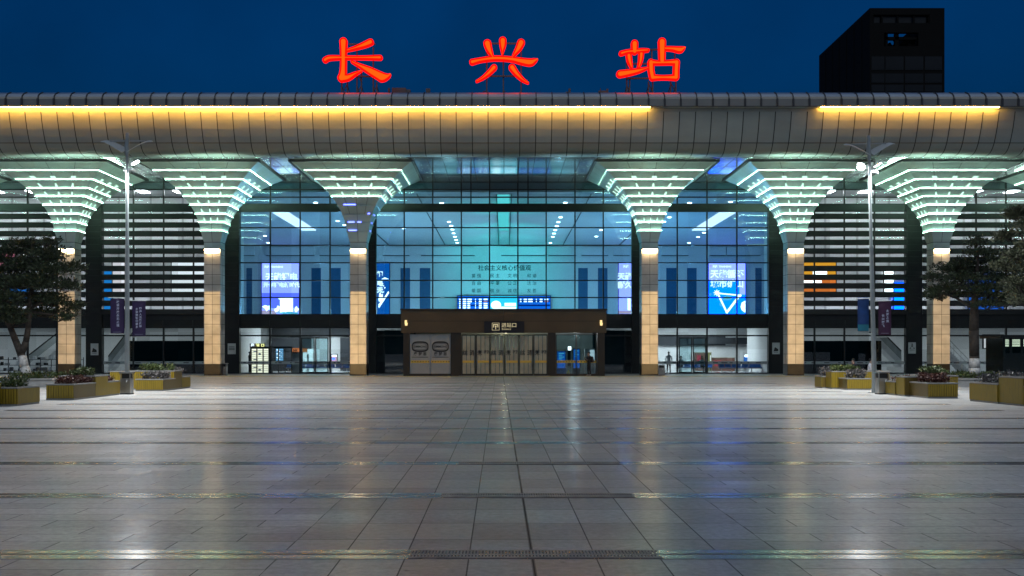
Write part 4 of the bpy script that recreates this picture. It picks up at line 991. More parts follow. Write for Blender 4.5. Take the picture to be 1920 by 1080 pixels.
# ------------------------------------------------------------------ planters and their plants
def slat_box(b, x0, y0, x1, y1, h, slat_faces):
    """ochre box with a grey coping and foot; the given faces carry upright slats"""
    b.box(x0, y0, 0.06, x1, y1, h - 0.05, 0)
    b.box(x0 - 0.005, y0 - 0.005, 0.0, x1 + 0.005, y1 + 0.005, 0.058, 2)
    for (a0, b0, a1, b1) in ((x0 - 0.02, y0 - 0.02, x1 + 0.02, y0 + 0.09), (x0 - 0.02, y1 - 0.09, x1 + 0.02, y1 + 0.02), (x0 - 0.02, y0 + 0.09, x0 + 0.09, y1 - 0.09), (x1 - 0.09, y0 + 0.09, x1 + 0.02, y1 - 0.09)):
        b.box(a0, b0, h - 0.048, a1, b1, h, 2)
    b.box(x0 + 0.09, y0 + 0.09, h - 0.05, x1 - 0.09, y1 - 0.09, h - 0.03, 3)
    for fc in slat_faces:
        if fc == 's':
            n = max(3, int((x1 - x0) / 0.085))
            for i in range(n):
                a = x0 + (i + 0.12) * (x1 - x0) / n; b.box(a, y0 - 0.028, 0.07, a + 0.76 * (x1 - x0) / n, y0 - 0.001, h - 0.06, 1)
        else:
            xs = x0 if fc == 'w' else x1; s = -1 if fc == 'w' else 1
            n = max(3, int((y1 - y0) / 0.085))
            for i in range(n):
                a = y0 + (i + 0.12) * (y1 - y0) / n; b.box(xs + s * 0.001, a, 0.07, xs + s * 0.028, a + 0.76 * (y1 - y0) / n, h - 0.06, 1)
def leafmat(name, c1, c2):
    m, t, out = new_nodes(name)
    p = t.nodes.new('ShaderNodeBsdfPrincipled'); t.links.new(p.outputs[0], out.inputs[0]); p.inputs['Roughness'].default_value = 0.55
    g = t.nodes.new('ShaderNodeNewGeometry'); r = t.nodes.new('ShaderNodeValToRGB')
    r.color_ramp.elements[0].color = (*c1, 1); r.color_ramp.elements[1].color = (*c2, 1)
    t.links.new(g.outputs['Random Per Island'], r.inputs[0]); t.links.new(r.outputs[0], p.inputs['Base Color'])
    return m
M['leaf_green'] = leafmat('shrub_leaf', (0.025, 0.045, 0.012), (0.10, 0.13, 0.035))
M['leaf_red'] = leafmat('red_leaf', (0.05, 0.012, 0.015), (0.13, 0.05, 0.03))
M['leaf_grey'] = leafmat('grey_leaf', (0.05, 0.055, 0.05), (0.17, 0.15, 0.15))
M['leaf_tree'] = leafmat('tree_leaf', (0.010, 0.018, 0.008), (0.045, 0.065, 0.025))
def leaf(b, p, d, ln, wd, mi=0):
    d = d.normalized(); s = d.cross(Vector((random.uniform(-1, 1), random.uniform(-1, 1), random.uniform(-1, 1))))
    if s.length < 1e-3: s = d.orthogonal()
    s = s.normalized() * wd
    b.add([p, p + d * ln * 0.5 + s, p + d * ln, p + d * ln * 0.5 - s], [(0, 1, 2, 3)], mi)
def shrub(label, x0, y0, x1, y1, z, h, m_, n, group='shrubs in the ochre planters', name='shrub'):
    b = MB(); cx, cy = (x0 + x1) / 2, (y0 + y1) / 2
    tufts = [(random.uniform(x0 + 0.08, x1 - 0.08), random.uniform(y0 + 0.08, y1 - 0.08), random.uniform(0.55, 1.0)) for _ in range(max(6, int((x1 - x0) * (y1 - y0) * 9)))]
    for i in range(int(n * 2.2)):
        tx_, ty_, th = random.choice(tufts)
        zz = z + 1.35 * h * th * random.random() ** 0.7
        p = Vector((tx_ + random.gauss(0, 0.09), ty_ + random.gauss(0, 0.09), zz * 1.0))
        p.x = min(max(p.x, x0), x1); p.y = min(max(p.y, y0), y1)
        d = Vector((random.gauss(0, 0.7), random.gauss(0, 0.7), random.uniform(0.1, 1.2)))
        leaf(b, p, d, random.uniform(0.07, 0.17), random.uniform(0.016, 0.038))
    for (tx_, ty_, th) in tufts: b.tube((tx_, ty_, z - 0.03), (tx_ + random.uniform(-.05, .05), ty_, z + h * th * 0.7), 0.008, 0.004, 4)
    o = b.build(name, m_)
    return tag(o, label, 'shrub', group)
MATP = [M['ochre'], M['ochre_lit'], M['coping'], M['soil']]
def planter(label, boxes, x, y):
    t = thing('planter', label, 'planter', (x, y, 0), 'ochre planters along both sides of the plaza')
    for bx in boxes:
        b = MB(); slat_box(b, *bx); b.build('planter_box', MATP, t)
    return t
# left row
planter('tall stepped ochre planter cut off by the left edge of the photo', [(-18.6, 33.6, -16.62, 35.2, 0.82, 'es'), (-17.6, 35.205, -16.08, 36.9, 0.62, 'es')], -17, 35.2)
planter('ochre planter with upright yellow slats between the left lamp and the left edge', [(-16.95, 39.5, -15.93, 41.6, 0.60, 's'), (-17.3, 41.605, -15.95, 42.9, 0.86, 'e'), (-16.9, 42.905, -15.97, 44.3, 0.60, 'e')], -16.4, 41.9)
planter('ochre planter with upright yellow slats just beyond the left street lamp', [(-16.75, 48.5, -15.5, 50.3, 0.55, 's'), (-17.4, 50.305, -15.55, 51.5, 0.90, 's'), (-16.8, 51.505, -15.6, 53.0, 0.58, 'e'), (-18.6, 50.35, -17.405, 52.4, 0.88, 's')], -16.2, 50.6)
# right row
planter('tall stepped ochre planter cut off by the right edge of the photo', [(16.95, 36.6, 18.4, 38.8, 0.70, 'ws'), (17.0, 34.9, 18.6, 36.595, 0.96, 'w'), (17.02, 33.0, 18.2, 34.895, 0.68, 'ws')], 17.6, 36)
planter('ochre planter with upright yellow slats beside the right litter bin', [(16.25, 40.9, 17.4, 42.7, 0.60, 's'), (16.05, 42.705, 17.5, 43.6, 0.80, 'w'), (16.0, 43.605, 17.2, 45.0, 0.58, 'w'), (17.205, 43.7, 18.6, 45.6, 0.82, 's')], 16.8, 42.9)
planter('ochre planter with upright yellow slats just beyond the right street lamp', [(16.05, 49.9, 17.15, 51.2, 0.55, 's'), (15.75, 51.205, 17.2, 52.1, 0.86, 'ws'), (15.55, 52.105, 16.9, 53.3, 0.60, 'w'), (17.205, 50.9, 18.4, 52.4, 0.88, 's')], 16.4, 51.4)
shrub('dark green low shrub in the far left planter', -17.5, 35.3, -16.2, 36.8, 0.58, 0.22, M['leaf_green'], 420)
shrub('sparse green shrub on the tall box of the far left planter', -18.5, 33.8, -16.9, 35.1, 0.78, 0.2, M['leaf_green'], 300)
shrub('dark red leaved shrub at the slatted end of the planter left of the lamp', -16.85, 39.6, -16.0, 41.5, 0.56, 0.22, M['leaf_red'], 560)
shrub('green shrub on the raised middle of the planter left of the lamp', -17.2, 41.7, -16.05, 42.8, 0.82, 0.24, M['leaf_green'], 360)
shrub('dark red shrub at the far end of the planter left of the lamp', -16.85, 43.0, -16.05, 44.2, 0.56, 0.14, M['leaf_red'], 300)
shrub('pinkish grey flowering shrub behind the left litter bin', -16.65, 48.6, -15.6, 50.2, 0.51, 0.28, M['leaf_grey'], 620)
shrub('rounded dark green shrub on the raised box beyond the left lamp', -17.3, 50.4, -15.65, 51.4, 0.86, 0.26, M['leaf_green'], 480)
shrub('dark grey shrub at the far end of the planter beyond the left lamp', -16.7, 51.6, -15.7, 52.9, 0.54, 0.36, M['leaf_grey'], 420)
shrub('grey green shrub in the far right planter, its far end', 17.05, 36.7, 18.3, 38.7, 0.66, 0.30, M['leaf_grey'], 620)
shrub('bright green shrub in the far right planter, its near end', 17.12, 33.1, 18.1, 34.8, 0.64, 0.34, M['leaf_green'], 520)
shrub('dark red leaved shrub at the slatted end of the planter by the right bin', 16.35, 41.0, 17.3, 42.6, 0.56, 0.30, M['leaf_red'], 560)
shrub('yellow green shrub on the raised box of the planter by the right bin', 17.3, 43.8, 18.5, 45.5, 0.78, 0.30, M['leaf_green'], 520)
shrub('low dark red shrub next to the right litter bin', 16.1, 43.7, 17.1, 44.9, 0.54, 0.16, M['leaf_red'], 260)
shrub('pinkish grey flowering shrub at the slatted end of the planter beyond the right lamp', 16.15, 50.0, 17.05, 51.1, 0.51, 0.34, M['leaf_grey'], 520)
shrub('olive green shrub on the raised box beyond the right lamp', 15.85, 51.3, 17.1, 52.0, 0.82, 0.26, M['leaf_green'], 380)
shrub('dark grey shrub at the far end of the planter beyond the right lamp', 15.65, 52.2, 16.8, 53.2, 0.56, 0.34, M['leaf_grey'], 380)

# ------------------------------------------------------------------ trees in stone rings
def tree_ring(label, x, y, r):
    t = thing('tree_ring', label, 'tree ring bench', (x, y, 0), 'stone ring benches around the trees')
    b = MB(); n = 28
    def ring(ro, ri, z0, z1, mi):
        vs = []
        for i in range(n):
            a = 2 * math.pi * i / n
            for (rr, zz) in ((ro, z0), (ro, z1), (ri, z1), (ri, z0)): vs.append((x + rr * math.cos(a), y + rr * math.sin(a), zz))
        fs = []
        for i in range(n):
            j = (i + 1) % n
            for q in range(4): fs.append((4 * i + q, 4 * j + q, 4 * j + (q + 1) % 4, 4 * i + (q + 1) % 4))
        b.add(vs, fs, mi)
    ring(r - 0.06, r - 0.42, 0, 0.36, 0); b.build('ring_wall', M['concrete'], t)
    b = MB(); ring(r, r - 0.46, 0.362, 0.45, 0); b.build('ring_seat', M['coping'], t)
    b = MB(); b.tube((x, y, 0), (x, y, 0.36), r - 0.47, n=n); b.build('soil', M['soil'], t)
tree_ring('grey stone ring bench around the tree on the left side of the plaza', -24.2, 55.4, 2.3)
tree_ring('grey stone ring bench around the tree on the right side of the plaza', 24.6, 55.8, 2.3)

def tree(label, base, stems, limbs, pads, n_leaf, lw, wash, z0=0.34, mleaf=None, mask=None):
    t = thing('tree', label, 'tree', base)
    bx, by, _ = base
    b = MB()
    for pts, rs in stems + limbs: b.path([(bx + p[0], by + p[1], p[2]) for p in pts], rs, 9)
    b.build('trunk', M['bark'], t, True)
    if wash:
        b = MB(); b.path([(bx + p[0], by + p[1], p[2]) for p in wash[0]], wash[1], 12); b.build('whitewash_band', M['whitewash'], t, True)
    b = MB(); tw = MB()
    for (px, py, pz, rx, ry, rz, wt) in pads:
        # each pad: twigs carrying clumps of small pointed leaves
        for _ in range(7):
            u = Vector((random.gauss(0, 0.6), random.gauss(0, 0.6), random.gauss(0, 0.4)))
            c0 = Vector((bx + px * 0.8, by + py * 0.8, pz - 0.25)); c1 = Vector((bx + px + u.x * rx * 1.5, by + py + u.y * ry * 1.5, pz + u.z * rz * 1.5))
            cm = c0.lerp(c1, 0.5) + Vector((0, 0, 0.1)); tw.path([c0, cm, c1], [0.022, 0.014, 0.005], 5)
        for _ in range(int(n_leaf * wt)):
            for __ in range(6):
                u = Vector((random.gauss(0, 0.5), random.gauss(0, 0.5), random.gauss(0, 0.5)))
                if u.length < 1.15: break
            c = Vector((bx + px + u.x * rx, by + py + u.y * ry, pz + u.z * rz))
            out = Vector((u.x * rx, u.y * ry, 0.15 + abs(random.gauss(0, 0.25)))) if u.length > 0.05 else Vector((1, 0, 0.2))
            out = out.normalized()
            for q in range(7):
                p = c + Vector((random.gauss(0, 0.10), random.gauss(0, 0.10), random.gauss(0, 0.05)))
                leaf(b, p, out + Vector((random.gauss(0, 0.6), random.gauss(0, 0.6), random.gauss(0, 0.4))), random.uniform(0.07, 0.25) * lw, random.uniform(0.016, 0.045) * lw)
    b.build('crown', mleaf or M['leaf_tree'], t); tw.build('twigs', M['bark'], t)
    return t
def at(px, py, Y, bx, by): return (X(px, Y) - bx, Y - by, Z(py, Y))
def pads_from(lst, Y, bx, by):
    out = []
    for (px, py, rx, rz, wt) in lst:
        dy = random.uniform(-1.0, 1.0); k_ = Y / F
        out.append((X(px, Y) - bx, dy, Z(py, Y), rx * k_, rx * k_ * 0.8, rz * k_, wt))
    return out
YR = 55.4; bx = X(48, YR)
L_ = [(10, 470, 40, 16, 1.0), (40, 455, 32, 11, 0.8), (75, 470, 36, 13, 0.9), (20, 500, 42, 16, 1.2), (60, 497, 42, 15, 1.2), (100, 482, 30, 12, 0.8), (110, 508, 34, 14, 1.1), (130, 500, 22, 10, 0.5),
      (15, 530, 42, 15, 1.2), (55, 530, 42, 16, 1.3), (95, 530, 38, 15, 1.2), (130, 535, 24, 12, 0.6), (20, 558, 42, 14, 1.2), (62, 560, 40, 14, 1.1), (100, 560, 34, 12, 0.9), (128, 575, 22, 10, 0.5), (132, 595, 18, 9, 0.4), (25, 583, 40, 12, 1.0), (70, 585, 38, 10, 0.9),
      (105, 455, 16, 7, 0.25), (-30, 500, 40, 30, 1.2), (-30, 560, 40, 25, 1.2), (30, 600, 34, 8, 0.7)]
tree('dark layered evergreen tree with a whitewashed forked trunk, on the left in a stone ring', (bx, YR, 0.0),
     [([at(52, 712, YR, bx, YR), at(46, 688, YR, bx, YR), at(40, 664, YR, bx, YR), at(30, 640, YR, bx, YR), at(20, 615, YR, bx, YR), at(8, 585, YR, bx, YR), at(10, 520, YR, bx, YR)], [0.25, 0.22, 0.2, 0.17, 0.15, 0.12, 0.05]),
      ([at(40, 664, YR, bx, YR), at(49, 640, YR, bx, YR), at(53, 615, YR, bx, YR), at(55, 580, YR, bx, YR), at(60, 520, YR, bx, YR), at(60, 460, YR, bx, YR)], [0.18, 0.16, 0.14, 0.12, 0.08, 0.03])],
     [([at(55, 580, YR, bx, YR), at(90, 560, YR, bx, YR), at(130, 545, YR, bx, YR)], [0.08, 0.06, 0.02]), ([at(57, 550, YR, bx, YR), at(90, 515, YR, bx, YR), at(120, 495, YR, bx, YR)], [0.07, 0.05, 0.02]), ([at(8, 585, YR, bx, YR), at(-20, 550, YR, bx, YR), at(-40, 520, YR, bx, YR)], [0.08, 0.05, 0.02]),
      ([at(60, 585, YR, bx, YR), at(100, 590, YR, bx, YR), at(128, 592, YR, bx, YR)], [0.06, 0.04, 0.015]), ([at(20, 615, YR, bx, YR), at(60, 600, YR, bx, YR)], [0.05, 0.02])],
     pads_from(L_, YR, bx, YR), 150, 1.05, ([at(53, 707, YR, bx, YR), at(46, 688, YR, bx, YR), at(41.5, 667, YR, bx, YR)], [0.27, 0.235, 0.21]))
YR2 = 55.8; bx = X(1826, YR2)
R_ = [(1760, 520, 22, 9, 0.6), (1785, 505, 30, 10, 0.9), (1772, 540, 28, 9, 0.8), (1748, 548, 16, 8, 0.4), (1810, 495, 34, 12, 1.1), (1838, 475, 30, 12, 0.9), (1800, 522, 34, 11, 1.1), (1835, 510, 36, 13, 1.2), (1868, 490, 30, 14, 1.0),
      (1830, 545, 36, 11, 1.1), (1865, 530, 32, 14, 1.0), (1795, 550, 26, 9, 0.7), (1765, 555, 20, 6, 0.4), (1870, 560, 30, 12, 0.9), (1840, 572, 32, 8, 0.7), (1892, 520, 26, 26, 1.1), (1825, 455, 20, 8, 0.4), (1895, 560, 26, 16, 0.9)]
tree('dark evergreen tree with a straight whitewashed trunk, on the right in a stone ring', (bx, YR2, 0.0),
     [([at(1827, 712, YR2, bx, YR2), at(1827, 668, YR2, bx, YR2), at(1826, 620, YR2, bx, YR2), at(1827, 570, YR2, bx, YR2), at(1832, 520, YR2, bx, YR2), at(1834, 465, YR2, bx, YR2)], [0.27, 0.25, 0.25, 0.2, 0.12, 0.04])],
     [([at(1827, 580, YR2, bx, YR2), at(1795, 560, YR2, bx, YR2), at(1760, 545, YR2, bx, YR2)], [0.1, 0.06, 0.02]), ([at(1828, 560, YR2, bx, YR2), at(1800, 525, YR2, bx, YR2), at(1775, 508, YR2, bx, YR2)], [0.09, 0.05, 0.02]), ([at(1828, 575, YR2, bx, YR2), at(1865, 550, YR2, bx, YR2), at(1895, 530, YR2, bx, YR2)], [0.1, 0.06, 0.02]), ([at(1832, 520, YR2, bx, YR2), at(1860, 495, YR2, bx, YR2)], [0.06, 0.02])],
     pads_from(R_, YR2, bx, YR2), 110, 1.05, ([at(1827, 702, YR2, bx, YR2), at(1827, 690, YR2, bx, YR2), at(1827, 672, YR2, bx, YR2)], [0.29, 0.275, 0.265]))
YR3 = 47.0; bx = X(1935, YR3)
M['leaf_lit'] = leafmat('olive_leaf', (0.02, 0.028, 0.014), (0.10, 0.11, 0.06))  # olive leaves, brightened in colour for the lamp light on this tree
Q_ = [(1905, 400, 20, 12, 0.9), (1925, 425, 30, 16, 1.2), (1898, 440, 20, 10, 0.8), (1925, 465, 32, 14, 1.2), (1895, 480, 20, 10, 0.8), (1885, 500, 16, 8, 0.6), (1920, 505, 32, 14, 1.2), (1900, 530, 26, 10, 0.9), (1930, 545, 30, 12, 1.0), (1950, 480, 40, 60, 1.8), (1905, 565, 22, 8, 0.6), (1950, 400, 30, 20, 1.0)]
tree('olive green tree reaching in at the right edge, nearer than the ringed tree', (bx, YR3, 0.0),
     [([at(1937, 736, YR3, bx, YR3), at(1937, 640, YR3, bx, YR3), at(1936, 560, YR3, bx, YR3), at(1934, 480, YR3, bx, YR3), at(1930, 410, YR3, bx, YR3)], [0.2, 0.17, 0.14, 0.1, 0.03])],
     [([at(1936, 570, YR3, bx, YR3), at(1912, 540, YR3, bx, YR3), at(1892, 525, YR3, bx, YR3)], [0.08, 0.04, 0.015]), ([at(1935, 520, YR3, bx, YR3), at(1908, 490, YR3, bx, YR3), at(1886, 478, YR3, bx, YR3)], [0.07, 0.04, 0.015]), ([at(1934, 480, YR3, bx, YR3), at(1914, 440, YR3, bx, YR3), at(1900, 420, YR3, bx, YR3)], [0.06, 0.04, 0.015])],
     pads_from(Q_, YR3, bx, YR3), 150, 0.95, None, mleaf=M['leaf_lit'])
for (x, y, lb) in ((-24.2, 55.4, 'dark low ground shrub inside the left stone ring'), (24.6, 55.8, 'dark low ground shrub inside the right stone ring')):
    shrub(lb, x - 1.3, y - 1.3, x + 1.3, y + 1.3, 0.36, 0.3, M['leaf_green'], 700, 'ground shrubs in the stone rings')

# ------------------------------------------------------------------ lit advertising boxes and boards inside
def em(name, c, k): return emis(name, c, k)
M['ad_violet'] = em('ad_violet', (0.26, 0.25, 1.0), 3.6); M['ad_violet_deep'] = em('ad_violet_deep', (0.14, 0.16, 0.95), 2.0); M['ad_blue'] = em('ad_blue', (0.0, 0.085, 1.0), 7.5)
M['ad_deep'] = em('ad_deep', (0.005, 0.14, 0.55), 1.1); M['ad_white'] = em('ad_white', (0.95, 0.98, 1.0), 3.5); M['ad_pink'] = em('ad_pink', (1.0, 0.62, 0.85), 0.9); M['ad_cyan'] = em('ad_cyan', (0.15, 0.75, 1.0), 1.0)
def lightbox(label, px0, py0, px1, py1, Y, back, name='advertising_lightbox', cat='lit advertisement', group='lit advertisements in the hall'):
    x0, x1, z0, z1 = X(px0, Y), X(px1, Y), Z(py1, Y), Z(py0, Y)
    t = thing(name, label, cat, ((x0 + x1) / 2, Y, z0), group)
    b = MB(); f = 0.07
    b.box(x0 - f, Y - 0.18, z0 - f, x1 + f, Y + 0.0, z0); b.box(x0 - f, Y - 0.18, z1, x1 + f, Y + 0.0, z1 + f); b.box(x0 - f, Y - 0.18, z0, x0, Y + 0.0, z1); b.box(x1, Y - 0.18, z0, x1 + f, Y + 0.0, z1)
    b.build('frame', M['mullion'], t)
    b = MB(); b.box(x0, Y - 0.15, z0, x1, Y - 0.02, z1); b.build('screen', back, t)
    return t, (x0, x1, z0, z1, Y - 0.155)
def art(t, name, polys, box_, m_):
    x0, x1, z0, z1, y = box_
    b = MB()
    for k_, p in enumerate(polys): b.poly([(x0 + (x1 - x0) * u, y - 0.001 * k_, z1 - (z1 - z0) * v) for u, v in p], (0, -0.008, 0))
    return b.build(name, m_, t)
def rect(u0, v0, u1, v1): return [(u0, v0), (u1, v0), (u1, v1), (u0, v1)]
def blob(cu, cv, ru, rv, n=14, w_=0.25, seed=0):
    r_ = random.Random(seed); return [(cu + ru * (1 + r_.uniform(-w_, w_)) * math.cos(2 * math.pi * i / n), cv + rv * (1 + r_.uniform(-w_, w_)) * math.sin(2 * math.pi * i / n)) for i in range(n)]
def adtext(t, s_, u, v, size, bx_, bold=0.05, xs=1.0, m_='text_white'):
    x0, x1, z0, z1, y = bx_
    text('print', s_, size, (x0 + (x1 - x0) * u, y - 0.012, z1 - (z1 - z0) * v), M[m_], t, 0.004, bold, xs=xs)
YA = 129.9
t, q = lightbox('violet lit advertisement with two lines of white characters over a white box, left bay', 491.5, 494, 561, 589.5, YA, M['ad_violet'])
art(t, 'artwork', [rect(0.001, 0.58, 0.999, 0.88)], q, M['ad_violet_deep'])
q2 = q[:4] + (q[4] - 0.012,)
art(t, 'artwork', [blob(0.62, 0.70, 0.16, 0.02), rect(0.49, 0.68, 0.84, 0.97)], q2, M['ad_white'])
art(t, 'artwork', [blob(0.15, 0.87, 0.10, 0.06, 9, 0.6, 3), blob(0.42, 0.90, 0.07, 0.05, 9, 0.6, 4), blob(0.93, 0.90, 0.06, 0.05, 9, 0.6, 6)], q2, M['ad_white'])
art(t, 'artwork', [rect(0.002, 0.92, 0.4, 0.998)], q2, M['ad_pink']); art(t, 'artwork', [blob(0.7, 0.975, 0.26, 0.022, 20, 0.4, 5)], q[:4] + (q[4] - 0.024,), M['ad_cyan'])
adtext(t, '天能锂电', 0.53, 0.275, 0.98, q2, 0.035); adtext(t, '开创锂电新时代', 0.53, 0.43, 0.63, q2, 0.028); adtext(t, '天能  TIANNENG', 0.32, 0.07, 0.30, q2, 0.012)
t, q = lightbox('blue lit advertisement with white characters over a bright triangle, right bay', 1328.5, 493.5, 1397, 588.5, YA, M['ad_blue'])
art(t, 'artwork', [rect(0.001, 0.001, 0.999, 0.33), rect(0.84, 0.33, 0.999, 0.62)], q, M['ad_violet'])
q2 = q[:4] + (q[4] - 0.012,)
def bar(a, c, w_):
    d = Vector((c[0] - a[0], (c[1] - a[1]) * 1.4)).normalized(); n_ = Vector((-d.y, d.x / 1.4)) * w_
    return [(a[0] + n_.x, a[1] + n_.y), (c[0] + n_.x, c[1] + n_.y), (c[0] - n_.x, c[1] - n_.y), (a[0] - n_.x, a[1] - n_.y)]
star = [(0.22 + (0.11 if i % 2 == 0 else 0.045) * math.cos(i * math.pi / 8), 0.585 + (0.075 if i % 2 == 0 else 0.03) * math.sin(i * math.pi / 8)) for i in range(16)]
art(t, 'artwork', [star, bar((0.24, 0.595), (0.84, 0.635), 0.018), bar((0.26, 0.62), (0.50, 0.985), 0.024), bar((0.84, 0.64), (0.48, 0.985), 0.03), blob(0.86, 0.64, 0.035, 0.025, 10, 0.1), [(0.999, 0.74), (0.999, 0.98), (0.90, 0.93), (0.87, 0.86), (0.90, 0.78)]], q2, M['ad_white'])
art(t, 'artwork', [blob(0.5, 0.69, 0.17, 0.05, 12, 0.3, 8), blob(0.33, 0.80, 0.05, 0.06, 9, 0.5, 9), blob(0.04, 0.62, 0.035, 0.03, 8, 0.3, 2)], q[:4] + (q[4] - 0.005,), M['ad_cyan'])
adtext(t, '天能循环', 0.50, 0.225, 1.02, q2, 0.035); adtext(t, '城市矿山', 0.50, 0.415, 1.02, q2, 0.035); adtext(t, '天能  TIANNENG', 0.36, 0.07, 0.30, q2, 0.012)
art(t, 'artwork', [[(0.02, 0.035), (0.09, 0.035), (0.055, 0.095)]], q2, M['ad_pink'])
t, q = lightbox('narrow deep blue lit advertisement at the left edge of the middle bay', 690, 494, 730.5, 589.5, YA, M['ad_deep'])
q2 = q[:4] + (q[4] - 0.012,)
art(t, 'artwork', [bar((0.5, 0.86), (0.97, 0.56), 0.03), bar((0.5, 0.82), (0.8, 0.66), 0.02), blob(0.62, 0.68, 0.10, 0.10, 13, 0.5, 3), [(0.62, 0.31), (0.98, 0.31), (0.85, 0.285), (0.78, 0.275)]] + [blob(0.68 + 0.05 * (i % 3), 0.4 + 0.04 * i, 0.03, 0.012, 8, 0.5, i) for i in range(5)], q2, M['ad_white'])
adtext(t, '锂', 0.56, 0.22, 0.7, q2, 0.05); adtext(t, '电', 0.56, 0.40, 0.7, q2, 0.05); adtext(t, '天', 0.56, 0.53, 0.7, q2, 0.05)
t, q = lightbox('violet lit advertisement partly hidden by the column, right edge of the middle bay', 1160, 493.5, 1212, 588.5, YA, M['ad_violet'])
q2 = q[:4] + (q[4] - 0.012,)
art(t, 'artwork', [rect(0.32, 0.70, 0.42, 0.93)], q2, M['ad_white']); art(t, 'artwork', [rect(0.001, 0.94, 0.999, 0.998)], q2, M['ad_pink'])
adtext(t, '天能耐力', 0.47, 0.27, 0.86, q2, 0.04); adtext(t, '耐久电池', 0.47, 0.44, 0.86, q2, 0.04); adtext(t, '天能', 0.25, 0.07, 0.34, q2, 0.015)

# departures board
M['board_blue'] = em('board_blue', (0.01, 0.20, 0.95), 1.3); M['board_row'] = em('board_row', (0.0, 0.07, 0.55), 0.6); M['board_cyan'] = em('board_cyan', (0.05, 0.72, 0.95), 1.6); M['board_red'] = em('board_red', (1.0, 0.35, 0.4), 1.0)
YD = 129.2
t = thing('departure_board', 'wide blue departure board with a bright cyan centre panel on the hall wall', 'display board', (X(945, YD), YD, Z(582, YD)))
x0, x1, z0, z1 = X(858, YD), X(1032, YD), Z(584, YD), Z(555.5, YD)
b = MB(); b.box(x0 - 0.1, YD, z0 - 0.1, x1 + 0.1, YD + 0.3, z1 + 0.1); b.build('housing', M['dark_int'], t)
for (p0, p1, m_) in ((858, 917.5, 'board_blue'), (918.2, 971, 'board_cyan'), (971.7, 1032, 'board_blue')):
    b = MB(); b.box(X(p0, YD), YD - 0.03, z0, X(p1, YD), YD - 0.002, z1); b.build('screen', M[m_], t)
b = MB()
for (p0, p1) in ((858, 917.5), (971.7, 1032)):
    for py in (563, 571, 579): b.box(X(p0, YD) + 0.05, YD - 0.036, Z(py + 3.2, YD), X(p1, YD) - 0.05, YD - 0.031, Z(py, YD))
b.build('row_stripe', M['board_row'], t)
b = MB(); br = MB()
for r_, py in enumerate((560.3, 564.3, 568.2, 572.2, 576)):
    for (o, w_) in ((2, 2.5), (9, 6), (17.5, 8 if r_ < 2 else 5), (32, 1.2), (39, 5), (48, 7)):
        tgt = br if (r_ == 1 and o == 48) else b
        tgt.box(X(859 + o, YD), YD - 0.043, Z(py + 2.2, YD), X(859 + o + w_, YD), YD - 0.037, Z(py, YD))
        if r_ < 2: (br if (r_ == 1 and o == 48) else b).box(X(973 + o, YD), YD - 0.043, Z(py + 2.2, YD), X(973 + o + w_, YD), YD - 0.037, Z(py, YD))
N = 20
b.poly([(X(930, YD) + 0.62 * math.cos(2 * math.pi * i / N), YD - 0.033, Z(572, YD) + 0.52 * math.sin(2 * math.pi * i / N)) for i in range(N)], (0, -0.006, 0))
b.box(X(926, YD), YD - 0.043, z0 + 0.02, X(938, YD), YD - 0.037, z0 + 0.4); b.box(X(946, YD), YD - 0.043, Z(573.6, YD), X(967.5, YD), YD - 0.037, Z(568, YD)); b.box(X(938, YD), YD - 0.043, Z(579, YD), X(967.5, YD), YD - 0.037, Z(575, YD))
b.build('lit_text', M['ad_white'], t); br.build('red_text', M['board_red'], t)

# lit boxes behind the louvres
WL = (
 ('orange lit advertisement behind the louvres right of the entrance', 1500, 492, 1566, 547, em('ad_orange', (1.0, 0.42, 0.03), 1.0)),
 ('blue lit advertisement strip behind the louvres, beside the right lamp', 1675, 530, 1695, 585, M['ad_blue']),
 ('white lit panel behind the louvres, beside the blue strip on the right', 1657, 509, 1674, 548, M['ad_white']),
 ('blue lit advertisement behind the louvres, by the dark pier on the left', 195, 509, 211, 582, em('ad_sky', (0.02, 0.30, 0.85), 0.9)),
 ('pale pink lit panel behind the louvres, beside the left lamp', 212.5, 492, 235, 548, em('ad_palepink', (1.0, 0.88, 0.92), 1.0)),
 ('white lit panel behind the louvres, left of the nearest full column', 323, 490, 398, 549, em('ad_plain', (0.96, 0.96, 1.0), 1.15)),
 ('pink lit advertisement behind the louvres at the far left', 0, 472, 30, 502, em('ad_rose', (1.0, 0.30, 0.42), 0.9)),
 ('blue lit advertisement behind the louvres and the right tree', 1815, 514, 1880, 585, em('ad_mid', (0.02, 0.16, 0.80), 0.8)),
 ('small blue lit panel behind the louvres and the left tree', 18, 528, 62, 560, em('ad_small', (0.03, 0.25, 0.80), 0.8)),
)
for (lb, a, p, c, r_, m_) in WL:
    t, q = lightbox(lb, a, p, c, r_, 89.85, m_, group='lit advertisements behind the louvres')
    if 'orange' in lb:
        art(t, 'artwork', [rect(0.35, 0.25, 0.75, 0.42), rect(0.05, 0.62, 0.6, 0.70)], q, M['ad_white'])
        art(t, 'artwork', [rect(0.001, 0.60, 0.999, 0.999)], q[:4] + (q[4] + 0.006,), em('ad_deeporange', (1.0, 0.24, 0.04), 0.9))

